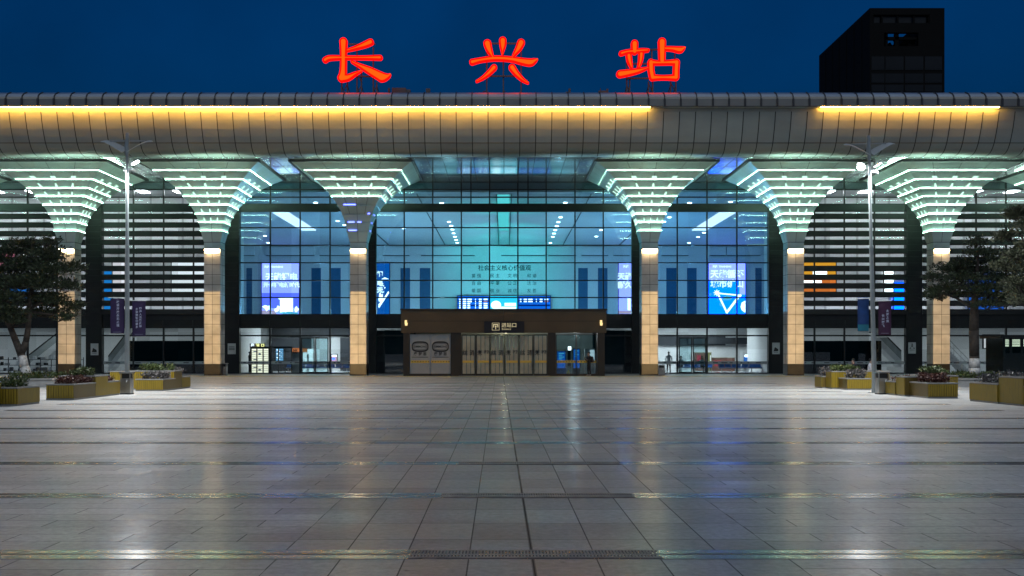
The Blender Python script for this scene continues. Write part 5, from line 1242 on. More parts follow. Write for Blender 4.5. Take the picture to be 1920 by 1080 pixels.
# ------------------------------------------------------------------ notices on the piers
YN = YG - 0.33
M['paper'] = mat('notice_paper', (0.50, 0.51, 0.50), 0.5, 0, 0.1, 3)
def notice(label, p, kind):
    x0, x1, z0, z1 = X(p[0], YN), X(p[2], YN), Z(p[3], YN), Z(p[1], YN)
    t = thing('notice_board', label, 'notice', ((x0 + x1) / 2, YN, z0), 'notices on the dark piers')
    b = MB(); b.box(x0, YN - 0.02, z0, x1, YN + 0.02, z1); b.build('panel', M['paper'], t)
    b = MB(); xm = (x0 + x1) / 2; hz = z1 - z0
    if kind == 'people':
        b.tube((xm, YN - 0.03, z0 + hz * 0.84), (xm, YN - 0.021, z0 + hz * 0.84), 0.06, n=10)
        b.poly([(xm - 0.07, YN - 0.021, z0 + hz * 0.74), (xm + 0.07, YN - 0.021, z0 + hz * 0.74), (xm + 0.05, YN - 0.021, z0 + hz * 0.6), (xm - 0.05, YN - 0.021, z0 + hz * 0.6)], (0, -0.008, 0))
        for s_ in (-1, 1): b.poly([(xm + s_ * 0.14, YN - 0.021, z0 + hz * 0.6), (xm + s_ * 0.22, YN - 0.021, z0 + hz * 0.42), (xm + s_ * 0.10, YN - 0.021, z0 + hz * 0.44)], (0, -0.008, 0))
        b.box(x0 + 0.1, YN - 0.026, z0 + hz * 0.3, x1 - 0.1, YN - 0.021, z0 + hz * 0.33)
    elif kind == 'lines':
        for i in range(3): b.box(x0 + 0.08, YN - 0.026, z0 + hz * (0.65 - 0.13 * i), x1 - 0.08, YN - 0.021, z0 + hz * (0.71 - 0.13 * i))
    else:
        b.poly([(x0 + 0.1, YN - 0.021, z0 + hz * 0.25), (x1 - 0.12, YN - 0.021, z0 + hz * 0.25), (x1 - 0.14, YN - 0.021, z0 + hz * 0.45), (x0 + 0.2, YN - 0.021, z0 + hz * 0.62)], (0, -0.008, 0))
        b.box(x0 + 0.14, YN - 0.026, z0 + hz * 0.14, x1 - 0.14, YN - 0.021, z0 + hz * 0.17)
    b.build('print', M['ink'], t)
    return t
notice('pale notice board with a dark picture on the dark pier behind the left tree', (170, 644, 184.5, 666), 'pic')
notice('pale notice board with printed lines on the dark pier left of the exit gates', (427, 644, 442, 664), 'lines')
notice('pale notice board with a dark picture on the dark pier right of the waiting room', (1448, 642.5, 1462, 664), 'pic')
notice('white notice board with a figure symbol on the dark pier behind the right planters', (1703, 642, 1717, 663), 'people')

# ------------------------------------------------------------------ seats in the waiting rooms
def seat_row(n):
    t = bpy.data.objects.new('bench_row', None); COL.objects.link(t)
    for i in range(n):
        x = (i - (n - 1) / 2) * 0.60
        b = MB(); b.poly([(x - 0.27, -0.25, 0.43), (x + 0.27, -0.25, 0.43), (x + 0.27, 0.2, 0.40), (x - 0.27, 0.2, 0.40)], (0, 0, 0.05)); b.build('seat', M['seat_blue'], t)
        b = MB(); b.poly([(x - 0.27, 0.2, 0.46), (x + 0.27, 0.2, 0.46), (x + 0.25, 0.34, 0.92), (x - 0.25, 0.34, 0.92)], (0, 0.05, 0)); b.build('backrest', M['seat_blue'], t)
    b = MB(); b.box(-n * 0.3, 0.0, 0.33, n * 0.3, 0.08, 0.40); b.build('beam', M['steel'], t)
    for s_ in (-1, 1):
        b = MB(); x = s_ * (n * 0.3 - 0.25); b.box(x - 0.03, 0.01, 0.05, x + 0.03, 0.07, 0.33); b.box(x - 0.03, -0.28, 0, x + 0.03, 0.32, 0.05); b.build('leg', M['steel'], t)
    for s_ in (-1, 1):
        b = MB(); x = s_ * n * 0.3; b.box(x - 0.02, -0.2, 0.62, x + 0.02, 0.24, 0.65); b.box(x - 0.02, 0.0, 0.38, x + 0.02, 0.05, 0.62); b.build('armrest', M['steel'], t)
    return t
b3 = seat_row(3); used3 = False
SEATS = [(1367, 683, 90.5, 'blue bench row behind the right waiting room glass, left of its middle'), (1395, 683, 91.5, 'blue bench row behind the right waiting room glass, at its middle'), (1423, 684, 90.8, 'blue bench row behind the right waiting room glass, beside the dark pier'),
         (1288, 684, 92.5, 'blue bench row seen through the left leaf of the right waiting room door'), (1316, 684, 93.2, 'blue bench row seen through the right leaf of the right waiting room door'), (1412, 681, 95.8, 'blue bench row in the second line of the right waiting room'),
         (553, 686, 90.6, 'blue bench row beside the exit gates, left of the left door'), (578, 686, 91.2, 'blue bench row seen through the left leaf of the left waiting room door'), (604, 686, 91.0, 'blue bench row seen through the right leaf of the left waiting room door'), (636, 687, 91.5, 'blue bench row right of the left waiting room door, beside the lit column')]
for (px, py, Y, lb) in SEATS:
    o = b3 if not used3 else copy_tree(b3); used3 = True
    o.location = (X(px, Y), Y, 0.013); o.rotation_euler = (0, 0, R(random.choice((-14, -8, 180, 176, 10))))
    tag(o, lb, 'bench', 'blue bench rows in the waiting rooms')

# waiting room interiors
M['beige'] = mat('beige_counter', (0.42, 0.38, 0.30), 0.5); M['brown'] = mat('brown_panel', (0.20, 0.085, 0.06), 0.5); M['red_panel'] = mat('red_panel', (0.45, 0.03, 0.05), 0.5); M['olive'] = mat('olive_panel', (0.15, 0.15, 0.05), 0.5)
def counter(label, px0, px1, py, Y, m_, h=None):
    x0, x1 = X(px0, Y), X(px1, Y); z = Z(py, Y)
    t = thing('shop_counter', label, 'counter', ((x0 + x1) / 2, Y, 0.013), 'shop counters in the waiting room')
    b = MB(); b.box(x0, Y, 0.014, x1, Y + 0.6, z - 0.06); b.build('body', M[m_], t)
    b = MB(); b.box(x0 - 0.03, Y - 0.05, z - 0.058, x1 + 0.03, Y + 0.65, z); b.build('counter_top', M['beige'], t)
    b = MB(); b.box(x0 + 0.2, Y - 0.012, z - 0.8, x0 + 0.2 + (x1 - x0) * 0.3, Y - 0.002, z - 0.3); b.build('panel', M['red_panel' if m_ == 'brown' else 'white'], t)
counter('reddish brown shop counter with a red panel seen through the right door', 1303, 1326, 660, 97.5, 'brown')
counter('olive green shop counter right of the right waiting room door', 1327, 1334, 660, 97.0, 'olive')
counter('low dark counter along the back of the right waiting room', 1335, 1378, 670, 98.0, 'brown')
counter('reddish counter at the right end of the waiting room, behind the display case', 1416, 1428, 660, 98.0, 'brown')
Y = 96.0
t = thing('display_case', 'glass display case with white frame and lit contents in the right waiting room', 'display case', (X(1403, Y), Y, 0.013))
x0, x1 = X(1391, Y), X(1415, Y); zt = Z(658, Y)
b = MB()
for (a, c) in ((x0, Y), (x1 - 0.05, Y), (x0, Y + 0.6), (x1 - 0.05, Y + 0.6)): b.box(a, c, 0.014, a + 0.05, c + 0.05, zt)
b.box(x0 + 0.051, Y, zt - 0.05, x1 - 0.051, Y + 0.05, zt); b.box(x0, Y + 0.06, 0.5, x1, Y + 0.59, 0.6)
b.build('frame', M['white'], t)
b = MB(); b.box(x0 + 0.25, Y + 0.2, 0.62, x1 - 0.3, Y + 0.4, 1.35); b.build('goods', M['seat_blue'], t)
b = MB(); b.box(x0 + 0.3, Y + 0.15, 1.3, x1 - 0.25, Y + 0.19, 1.5); b.build('lamp', M['ad_white'], t)
b = MB(); b.box(X(1290, 98.9), 98.9, Z(645, 98.9), X(1428, 98.9), 99.19, Z(633, 98.9)); tag(b.build('dark_fascia', M['dark_int']), None); bpy.data.objects['dark_fascia'].parent = station; bpy.data.objects['dark_fascia'].location = -station.location

# exit gates on the left
M['gate_iron'] = mat('gate_iron', (0.03, 0.03, 0.03), 0.4, 0.5, 0.2)
M['gate_light'] = em('gate_light', (1.0, 0.95, 0.72), 1.6); M['gate_blue'] = em('gate_blue', (0.25, 0.62, 1.0), 0.9); M['exit_orange'] = em('exit_orange', (1.0, 0.32, 0.12), 0.6)
def exit_gate(label, px0, px1, Y, lights):
    x0, x1, zt = X(px0, Y), X(px1, Y), Z(653, Y)
    t = thing('exit_turnstile', label, 'turnstile', ((x0 + x1) / 2, Y, 0.013), 'full height exit turnstiles')
    n = max(3, int((x1 - x0) / 0.55))
    b = MB()
    for i in range(n + 1): xx = x0 + (x1 - x0) * i / n; b.box(xx - 0.045, Y - 0.04, 0.014, xx + 0.045, Y + 0.04, zt)
    b.box(x0 - 0.045, Y - 0.05, zt + 0.001, x1 + 0.045, Y + 0.05, zt + 0.14); b.build('frame', M['gate_iron'], t)
    for i in range(n):
        b = MB(); a, c = x0 + (x1 - x0) * i / n + 0.05, x0 + (x1 - x0) * (i + 1) / n - 0.05
        z = 0.2
        while z < zt - 0.1: b.tube((a, Y, z), (c, Y, z), 0.022, n=6); z += 0.165
        b.build('bars', M['gate_iron'], t)
YX = 88.2
exit_gate('full height barred turnstile with warm light behind it, left end of the left waiting room', 470, 505, YX, 1)
exit_gate('full height barred turnstile with pale blue light behind it, beside the orange sign', 510, 547, YX + 0.1, 2)
for (lb, p, Y, m_) in (('warm lit poster wall behind the left exit turnstile', (473, 654, 504, 699), 89.6, 'gate_light'), ('pale blue lit panel behind the right exit turnstile', (518, 654, 532, 676), 89.8, 'gate_blue')):
    t, q = lightbox(lb, *p, Y, M[m_], name='lit_display', cat='lit display', group='lit panels behind the turnstiles')
    art(t, 'artwork', [rect(0.1 + 0.3 * (i % 3), 0.08 + 0.11 * i, 0.35 + 0.2 * (i % 3), 0.13 + 0.11 * i) for i in range(8)], q, M['seat_blue' if m_ == 'gate_light' else 'ad_white'])
Y = 89.2
t = thing('exit_sign', 'orange and grey sign board with a dark exit character beside the turnstiles', 'sign', (X(555, Y), Y, 0.013))
b = MB(); b.box(X(547.5, Y), Y, 0.014, X(562, Y), Y + 0.05, Z(660, Y)); b.build('lower_panel', M['frost'], t)
b = MB(); b.box(X(547.5, Y), Y, Z(660, Y) + 0.001, X(562, Y), Y + 0.05, Z(652.5, Y)); b.build('orange_panel', M['exit_orange'], t)
text('lettering', '出', 0.42, (X(553.5, Y), Y - 0.006, Z(659, Y)), M['ink'], t, 0.003, 0.012)
Y = 88.6
t = thing('lit_exit_letters', 'small glowing letters above the left exit turnstile', 'lit sign', (X(484, Y), Y, Z(652, Y)))
b = MB(); b.box(X(468, Y), Y + 0.02, Z(651.5, Y), X(497, Y), Y + 0.08, Z(644, Y)); b.build('backing', M['dark_int'], t)
text('letter', '出', 0.30, (X(473.5, Y), Y, Z(648, Y)), em('exit_white', (0.85, 0.9, 1.0), 2.0), t, 0.01, 0.02)
text('letter', '站', 0.30, (X(483, Y), Y, Z(648, Y)), em('exit_yellow', (1.0, 0.9, 0.35), 1.6), t, 0.01, 0.02); text('letter', '口', 0.30, (X(492.5, Y), Y, Z(648, Y)), em('exit_yellow', (1.0, 0.9, 0.35), 1.6), t, 0.01, 0.02)
Y = 96.5
t, q = lightbox('small pink and blue lit poster behind the glass, left of a lit column', 622.5, 665, 632, 677.5, Y, M['ad_pink'], name='lit_display', cat='lit display'); art(t, 'artwork', [rect(0.02, 0.02, 0.98, 0.3)], q, M['ad_white']); art(t, 'artwork', [rect(0.1, 0.5, 0.6, 0.75)], q, M['ad_blue'])
t = thing('white_booth', 'white booth with a dark doorway seen through the left waiting room door', 'booth', (X(577, 98), 98, 0.013))
b = MB(); x0, x1 = X(568, 98), X(588, 98); b.box(x0, 98, 0.014, x0 + 0.35, 99, Z(654, 98)); b.box(x1 - 0.45, 98, 0.014, x1, 99, Z(654, 98)); b.box(x0 + 0.351, 98, Z(664, 98), x1 - 0.451, 99, Z(654, 98)); b.build('wall', M['white'], t)
b = MB(); b.box(x0 + 0.36, 98.3, 0.014, x1 - 0.46, 98.35, Z(664.2, 98)); b.build('doorway', M['black'], t)
b = MB(); b.box(x0 - 0.02, 97.9, Z(660, 98), x0 + 0.4, 97.98, Z(653, 98)); b.build('sign', M['exit_orange'], t)
# dark panels added to darken the back of the left room and the middle
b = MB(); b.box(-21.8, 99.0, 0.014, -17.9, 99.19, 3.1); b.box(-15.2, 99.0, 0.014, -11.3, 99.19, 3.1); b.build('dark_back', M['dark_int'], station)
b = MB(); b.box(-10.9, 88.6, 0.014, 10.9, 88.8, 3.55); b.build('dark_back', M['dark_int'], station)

# ------------------------------------------------------------------ inside the porch
M['kiosk_blue'] = em('kiosk_blue', (0.01, 0.14, 0.62), 0.75); M['machine_white'] = mat('machine_white', (0.7, 0.71, 0.72), 0.4, 0, 0.04)
def kiosk(label, px0, px1, pt, Y, screen, body, bottom=698):
    x0, x1, zt = X(px0, Y), X(px1, Y), Z(pt, Y)
    t = thing('information_kiosk', label, 'kiosk', ((x0 + x1) / 2, Y, 0.013), 'kiosks inside the porch')
    b = MB(); b.box(x0, Y, 0.014, x1, Y + 0.25, zt); b.box(x0 - 0.06, Y - 0.1, 0.013, x1 + 0.06, Y + 0.35, 0.0135); b.build('body', body, t)
    b = MB(); b.box(x0 + 0.05, Y - 0.012, 0.55, x1 - 0.05, Y - 0.001, zt - 0.06); b.build('screen', screen, t)
    b = MB()
    for i in range(4): b.box(x0 + 0.15, Y - 0.017, zt - 0.2 - 0.14 * i, x1 - 0.12 - 0.15 * (i % 2), Y - 0.0125, zt - 0.16 - 0.14 * i)
    b.build('print', M['ad_cyan'], t)
kiosk('blue lit information kiosk at the left end of the right porch window', 1044, 1061, 658, 80.2, M['kiosk_blue'], M['seat_blue'])
kiosk('black framed kiosk with a blue screen in the middle of the right porch window', 1074, 1088, 653.5, 80.6, M['kiosk_blue'], M['black'])
t = thing('ticket_machine', 'tall white ticket machine with glass panels behind the standing person', 'machine', (X(1107, 80.4), 80.4, 0.013))
x0, x1 = X(1096, 80.4), X(1116, 80.4); zt = Z(654, 80.4)
b = MB(); b.box(x0, 80.4, 0.014, x1, 81.0, zt); b.build('body', M['machine_white'], t)
b = MB(); b.box(x0 + 0.4, 80.385, 1.0, x1 - 0.06, 80.399, zt - 0.08); b.build('screen', em('machine_screen', (0.75, 0.9, 1.0), 0.75), t)
b = MB(); b.box(x0 + 0.5, 80.385, 0.2, x1 - 0.1, 80.399, 0.9); b.build('service_panel', M['frost'], t)
t = thing('gate_post', 'white gate post with a black number box between the two blue kiosks', 'gate', (X(1065, 80.3), 80.3, 0.013))
b = MB(); b.box(X(1061.5, 80.3), 80.3, 0.014, X(1064.2, 80.3), 80.6, Z(656, 80.3)); b.box(X(1070.5, 80.3), 80.3, 0.014, X(1072.2, 80.3), 80.6, Z(656, 80.3)); b.build('post', M['machine_white'], t)
b = MB(); b.box(X(1064.4, 80.3), 80.35, 0.7, X(1070.3, 80.3), 80.55, Z(657, 80.3)); b.build('panel', M['black'], t)
b = MB(); b.box(X(1065, 80.3), 80.32, Z(656.8, 80.3), X(1071, 80.3), 80.36, Z(649.5, 80.3)); b.build('number_box', M['ad_white'], t); text('digit', '1', 0.2, (X(1068, 80.3), 80.31, Z(653, 80.3)), M['ink'], t, 0.003, 0.01)
t = thing('caution_sign', 'yellow folding floor caution sign behind the right porch window', 'caution sign', (X(1065, 79.4), 79.4, 0.013))
b = MB(); xm = X(1065.5, 79.4)
M['caution'] = mat('caution_yellow', (0.75, 0.62, 0.03), 0.5)
for s_ in (-1, 1): b.poly([(xm - 0.03, 79.4, 0.42), (xm + 0.03, 79.4, 0.42), (xm + s_ * 0.13 + 0.035, 79.4, 0.015), (xm + s_ * 0.13 - 0.035, 79.4, 0.015)], (0, 0.03 , 0))
b.build('leaf', M['caution'], t)
# ------------------------------------------------------------------ escalators and stairs in the wings
def escalator(label, pa, pb, Y, wd=1.4):
    x0, z0, x1, z1 = X(pa[0], Y), Z(pa[1], Y), X(pb[0], Y), Z(pb[1], Y)
    t = thing('escalator', label, 'escalator', ((x0 + x1) / 2, Y, 0.013), 'escalators in the wings')
    def band(o0, o1, y0, y1, m_, nm):
        b = MB(); b.poly([(x0, y0, z0 + o0), (x1, y0, z1 + o0), (x1, y0, z1 + o1), (x0, y0, z0 + o1)], (0, y1 - y0, 0)); b.build(nm, m_, t)
    band(-0.75, -0.12, Y, Y + wd, M['machine_white'], 'truss'); band(-0.11, 0.0, Y + 0.1, Y + wd - 0.1, M['black'], 'steps')
    for y in (Y, Y + wd - 0.06): band(-0.10, 0.55, y, y + 0.03, M['frost'], 'balustrade'); band(0.56, 0.68, y - 0.02, y + 0.06, M['black'], 'handrail')
escalator('escalator rising to the right behind the left lamp', (203, 682), (245, 628), 89.5)
escalator('escalator rising to the left behind the right lamp', (1690, 672), (1640, 622), 89.5)
escalator('escalator behind the left tree', (40, 690), (115, 632), 92.0)
def stair(label, pa, pb, Y, n=16, wd=1.8):
    x0, z0, x1, z1 = X(pa[0], Y), max(0.0, Z(pa[1], Y)), X(pb[0], Y), Z(pb[1], Y)
    t = thing('staircase', label, 'staircase', (x0, Y, 0.013))
    b = MB()
    for i in range(n):
        xa, xb = x0 + (x1 - x0) * i / n, x0 + (x1 - x0) * (i + 1) / n; zz = z0 + (z1 - z0) * (i + 1) / n
        b.box(xa, Y, zz - 0.35 - 0.02, xb, Y + wd, zz)
    b.build('steps', M['grey_wall'], t)
    b = MB(); b.tube((x0, Y, z0 + 0.95), (x1, Y, z1 + 0.95), 0.04, n=6); b.tube((x0, Y, z0 + 0.5), (x1, Y, z1 + 0.5), 0.025, n=6)
    for i in range(0, n + 1, 4): xx = x0 + (x1 - x0) * i / n; zz = z0 + (z1 - z0) * i / n; b.tube((xx, Y, zz), (xx, Y, zz + 0.95), 0.02, n=6)
    b.build('railing', M['steel'], t)
stair('pale staircase with steel railing beside the column behind the right planters', (1815, 694), (1762, 640), 90.0)

# shelves of goods in the far left room
t = thing('storage_shelf', 'dark shelf crowded with pale goods behind the left tree', 'shelf', (X(110, 90), 90, 0.013))
b = MB(); bg_ = MB()
x0, x1 = X(-10, 90), X(152, 90)
for z in (0.15, 0.62, 1.1): b.box(x0, 90, z, x1, 90.5, z + 0.04)
for i in range(9): xx = x0 + (x1 - x0) * i / 8; b.box(xx - 0.03, 90.51, 0.014, xx + 0.03, 90.55, 1.3)
b.build('rack', M['black'], t)
for z in (0.19, 0.66, 1.14):
    x = x0 + 0.1
    while x < x1 - 0.2:
        w_ = random.uniform(0.06, 0.3)
        if random.random() < 0.7: bg_.box(x, 90.05, z + 0.001, x + w_, 90.4, z + random.uniform(0.12, 0.36), random.choice((0, 0, 1, 2, 2)))
        x += w_ + random.uniform(0.02, 0.25)
o = bg_.build('goods', [M['machine_white'], M['grey_wall'], M['black']], t); o['kind'] = 'stuff'

# lit sign and guard booth on the far right
Y = 86.9
t, q = lightbox('bright white lit panel above the doorway beside the guard booth', 1843, 628.5, 1879, 652.5, Y, em('blank_white', (1.0, 0.95, 0.97), 0.85), name='lit_display', cat='lit display', group=None)
M['booth_dark'] = mat('booth_dark_glass', (0.010, 0.015, 0.015), 0.15, 0, 0.2)
YK = 72.0
t = thing('guard_booth', 'dark guard booth with lit blinds in its window at the right edge of the station', 'booth', (X(1905, YK), YK, 0))
x0, x1 = X(1881, YK), X(1960, YK)
b = MB(); b.box(x0, YK, 0, x1, YK + 0.12, Z(662, YK)); b.box(x0, YK, Z(662, YK), x0 + 0.14, YK + 0.12, Z(634, YK)); b.box(X(1893, YK), YK, Z(662, YK), X(1898, YK), YK + 0.12, Z(634, YK)); b.box(X(1914, YK), YK, Z(662, YK), X(1919, YK), YK + 0.12, Z(634, YK)); b.box(x1 - 0.14, YK, Z(662, YK), x1, YK + 0.12, Z(634, YK))
b.box(x0, YK + 0.121, 0, x0 + 0.1, YK + 2.6, Z(634, YK)); b.box(x1 - 0.1, YK + 0.121, 0, x1, YK + 2.6, Z(634, YK)); b.box(x0 + 0.101, YK + 2.5, 0, x1 - 0.101, YK + 2.6, Z(634, YK))
b.build('wall', M['booth_dark'], t)
b = MB(); b.box(x0 - 0.3, YK - 0.3, Z(634, YK) + 0.001, x1 + 0.3, YK + 2.9, Z(629, YK)); b.build('roof', M['pier'], t)
b = MB()
for i in range(4): b.box(x0 + 0.15, YK + 0.3, Z(638.5 + 3.6 * i, YK), x1 - 0.15, YK + 0.34, Z(636.6 + 3.6 * i, YK))
b.build('lit_blind', em('blind_light', (1.0, 0.93, 0.68), 1.3), t)
b = MB(); b.box(x0 + 0.141, YK + 0.05, Z(662, YK) + 0.001, x1 - 0.141, YK + 0.06, Z(634, YK)); b.build('window', M['glass_door'], t)

# ------------------------------------------------------------------ people
M['skin'] = mat('skin', (0.42, 0.26, 0.19), 0.55, 0, 0.06); M['hair'] = mat('black_hair', (0.012, 0.011, 0.011), 0.6, 0, 0.1)
M['cloth_black'] = mat('black_cloth', (0.016, 0.016, 0.018), 0.8, 0, 0.15, 5); M['cloth_white'] = mat('white_cloth', (0.72, 0.73, 0.76), 0.8, 0, 0.05, 5); M['shoe'] = mat('pale_shoe', (0.35, 0.33, 0.28), 0.6, 0, 0.1); M['cloth_dark'] = mat('dark_trousers', (0.03, 0.025, 0.035), 0.8, 0, 0.15, 5)
def person(label, loc, rot, joints, bones, top, legs, shoe, sleeve=True, hair=True, group=None):
    """joints: name -> (x, y, z, r); bones: pairs. One skinned surface, coloured by body part; hair its own piece."""
    t = thing('person', label, 'person', loc, group); t.rotation_euler = (0, 0, R(rot))
    names = list(joints); me = bpy.data.meshes.new('skeleton')
    me.from_pydata([joints[n_][:3] for n_ in names], [(names.index(a), names.index(c)) for a, c in bones], [])
    o = bpy.data.objects.new('skeleton', me); COL.objects.link(o)
    md = o.modifiers.new('skin', 'SKIN'); md.use_smooth_shade = True
    for i, n_ in enumerate(names):
        v = me.skin_vertices[0].data[i]; r_ = joints[n_][3]; v.radius = (r_, r_ * (0.72 if n_ in ('chest', 'waist', 'pelvis') else 1.0)) if isinstance(r_, float) else r_
        v.use_root = n_ == 'pelvis'
    sb = o.modifiers.new('sub', 'SUBSURF'); sb.levels = 1; sb.render_levels = 1
    dg = bpy.context.evaluated_depsgraph_get(); m2 = bpy.data.meshes.new_from_object(o.evaluated_get(dg))
    bpy.data.objects.remove(o)
    m2.materials.clear()
    for m_ in (M['skin'], top, legs, shoe): m2.materials.append(m_)
    jp = {n_: Vector(joints[n_][:3]) for n_ in names}
    def part(c):
        best = min(bones, key=lambda bb: seg(c, jp[bb[0]], jp[bb[1]]))
        s_ = best[0] + best[1]
        if 'head' in s_ or 'crown' in s_ or 'nose' in s_: return 0
        if 'toe' in s_ : return 3
        if 'finger' in s_ or 'thumb' in s_ or 'hand' in s_: return 0
        if 'wrist' in s_: return 1 if sleeve else 0
        if any(k_ in s_ for k_ in ('knee', 'ankle', 'hip')): return 2
        return 1
    def seg(p, a, c):
        d = c - a; u = max(0, min(1, (p - a).dot(d) / max(d.length_squared, 1e-9))); return (p - a - d * u).length
    for f in m2.polygons: f.material_index = part(f.center); f.use_smooth = True
    m2.name = 'body'; bo = bpy.data.objects.new('body', m2); COL.objects.link(bo); bo.parent = t
    hc = jp['head']; cr = jp['crown']
    if hair:
        b = MB(); n = 10; ax = (cr - hc).normalized(); rad = joints['head'][3] if isinstance(joints['head'][3], float) else joints['head'][3][0]
        fw = (jp['nose'] - hc).normalized(); sd = ax.cross(fw).normalized(); cc = hc + (cr - hc) * 0.55 - fw * 0.012
        vs = []; rings = 6
        for i in range(rings + 1):
            a = (i / rings) * 1.75
            for k_ in range(n):
                u = 2 * math.pi * k_ / n; back = 1.0 - 0.42 * max(0, math.cos(u)) * (i / rings)
                aa = a * back
                vs.append(cc + ax * 0.125 * math.cos(aa) + (fw * math.cos(u) * 1.08 + sd * math.sin(u) * 0.92) * 0.112 * math.sin(max(aa, 0.02)))
        fs = [(i * n + k_, i * n + (k_ + 1) % n, (i + 1) * n + (k_ + 1) % n, (i + 1) * n + k_) for i in range(rings) for k_ in range(n)]
        me3 = bpy.data.meshes.new('hair'); me3.from_pydata([tuple(v) for v in vs], [], fs); me3.materials.append(M['hair'])
        for f in me3.polygons: f.use_smooth = True
        ho = bpy.data.objects.new('hair', me3); COL.objects.link(ho); ho.parent = t
    return t
def hand(J, B, side, wrist, d, curl, r=0.010):
    """five separate fingers from a palm at the end of the wrist"""
    d = Vector(d).normalized(); up = Vector((0, 0, 1)); s = d.cross(up); s = s.normalized() if s.length > 0.1 else Vector((1, 0, 0)); dn = Vector(curl).normalized()
    p = Vector(J[wrist][:3]); palm = p + d * 0.07
    J['hand' + side] = (*palm, 0.026); B.append((wrist, 'hand' + side))
    for i, (o, ln) in enumerate(((-0.028, 0.070), (-0.010, 0.080), (0.010, 0.075), (0.028, 0.058))):
        a = palm + d * 0.03 + s * o; m_ = a + d * ln * 0.5; e = m_ + (d * 0.4 + dn * 0.8).normalized() * ln * 0.5
        for q, v in (('a', a), ('b', m_), ('c', e)): J[f'finger{side}{i}{q}'] = (*v, r)
        B += [('hand' + side, f'finger{side}{i}a'), (f'finger{side}{i}a', f'finger{side}{i}b'), (f'finger{side}{i}b', f'finger{side}{i}c')]
    a = p + d * 0.035 - s * 0.03; e = a + (d * 0.7 - s * 0.5 + dn * 0.3).normalized() * 0.05
    J['thumb' + side + 'a'] = (*a, 0.011); J['thumb' + side + 'b'] = (*e, 0.010); B += [('hand' + side, 'thumb' + side + 'a'), ('thumb' + side + 'a', 'thumb' + side + 'b')]
# standing figure, local: faces -y
def standing(phone=True):
    J = {'pelvis': (0, 0, 0.93, 0.15), 'waist': (0, 0.0, 1.10, 0.135), 'chest': (0, 0.02, 1.34, 0.155), 'neck': (0, 0.0, 1.50, 0.055), 'head': (0, -0.03, 1.60, 0.085), 'crown': (0, -0.03, 1.71, 0.075), 'nose': (0, -0.125, 1.60, 0.018),
         'hipL': (-0.09, 0, 0.88, 0.095), 'kneeL': (-0.11, -0.02, 0.48, 0.068), 'ankleL': (-0.12, 0.02, 0.09, 0.050), 'toeL': (-0.14, -0.16, 0.035, 0.034), 'hipR': (0.09, 0, 0.88, 0.095), 'kneeR': (0.11, 0.0, 0.48, 0.068), 'ankleR': (0.12, 0.06, 0.09, 0.050), 'toeR': (0.16, -0.10, 0.035, 0.034),
         'shoulderL': (-0.19, 0.02, 1.41, 0.062), 'elbowL': (-0.24, -0.02, 1.13, 0.048), 'wristL': (-0.14, -0.26, 1.22, 0.032), 'shoulderR': (0.19, 0.02, 1.41, 0.062), 'elbowR': (0.25, 0.02, 1.12, 0.048), 'wristR': (0.14, -0.24, 1.17, 0.032)}
    B = [('pelvis', 'waist'), ('waist', 'chest'), ('chest', 'neck'), ('neck', 'head'), ('head', 'crown'), ('head', 'nose'), ('pelvis', 'hipL'), ('hipL', 'kneeL'), ('kneeL', 'ankleL'), ('ankleL', 'toeL'), ('pelvis', 'hipR'), ('hipR', 'kneeR'), ('kneeR', 'ankleR'), ('ankleR', 'toeR'),
         ('chest', 'shoulderL'), ('shoulderL', 'elbowL'), ('elbowL', 'wristL'), ('chest', 'shoulderR'), ('shoulderR', 'elbowR'), ('elbowR', 'wristR')]
    return J, B
def seated():
    J = {'pelvis': (0, 0.05, 0.56, 0.15), 'waist': (0, 0.06, 0.74, 0.14), 'chest': (0, 0.04, 0.98, 0.155), 'neck': (0, 0.0, 1.14, 0.055), 'head': (0, -0.04, 1.24, 0.085), 'crown': (0, -0.04, 1.35, 0.075), 'nose': (0, -0.135, 1.23, 0.018),
         'hipL': (-0.10, 0.0, 0.55, 0.095), 'kneeL': (-0.13, -0.42, 0.52, 0.068), 'ankleL': (-0.13, -0.44, 0.10, 0.048), 'toeL': (-0.14, -0.62, 0.04, 0.034), 'hipR': (0.10, 0.0, 0.55, 0.095), 'kneeR': (0.13, -0.42, 0.52, 0.068), 'ankleR': (0.14, -0.40, 0.10, 0.048), 'toeR': (0.15, -0.58, 0.04, 0.034),
         'shoulderL': (-0.19, 0.03, 1.05, 0.062), 'elbowL': (-0.24, -0.08, 0.80, 0.048), 'wristL': (-0.12, -0.28, 0.72, 0.032), 'shoulderR': (0.19, 0.03, 1.05, 0.062), 'elbowR': (0.24, -0.08, 0.80, 0.048), 'wristR': (0.12, -0.28, 0.72, 0.032)}
    B = standing()[1]
    return J, B
J, B = standing(); hand(J, B, 'L', 'wristL', (0.2, -0.5, 0.6), (0.4, 0.2, 0.4)); hand(J, B, 'R', 'wristR', (-0.2, -0.5, 0.6), (-0.4, 0.2, 0.4))
YP = 78.0
pr = person('person in black clothes with a backpack looking at a phone by the right porch window', (X(1104.5, YP) - 0.0, YP, 0.006), -62, J, B, M['cloth_black'], M['cloth_black'], M['shoe'])
pm = Matrix.Translation(pr.location) @ Matrix.Rotation(R(-62), 4, 'Z')
t = thing('mobile_phone', 'small lit mobile phone held by the standing person in black', 'phone', pm @ Vector((-0.02, -0.36, 1.31)))
t.rotation_euler = (0, 0, R(-62))
b = MB(); o_ = t.location
b.box(o_.x - 0.037, o_.y - 0.005, o_.z - 0.075, o_.x + 0.037, o_.y + 0.003, o_.z + 0.075); b.build('case', M['black'], t)
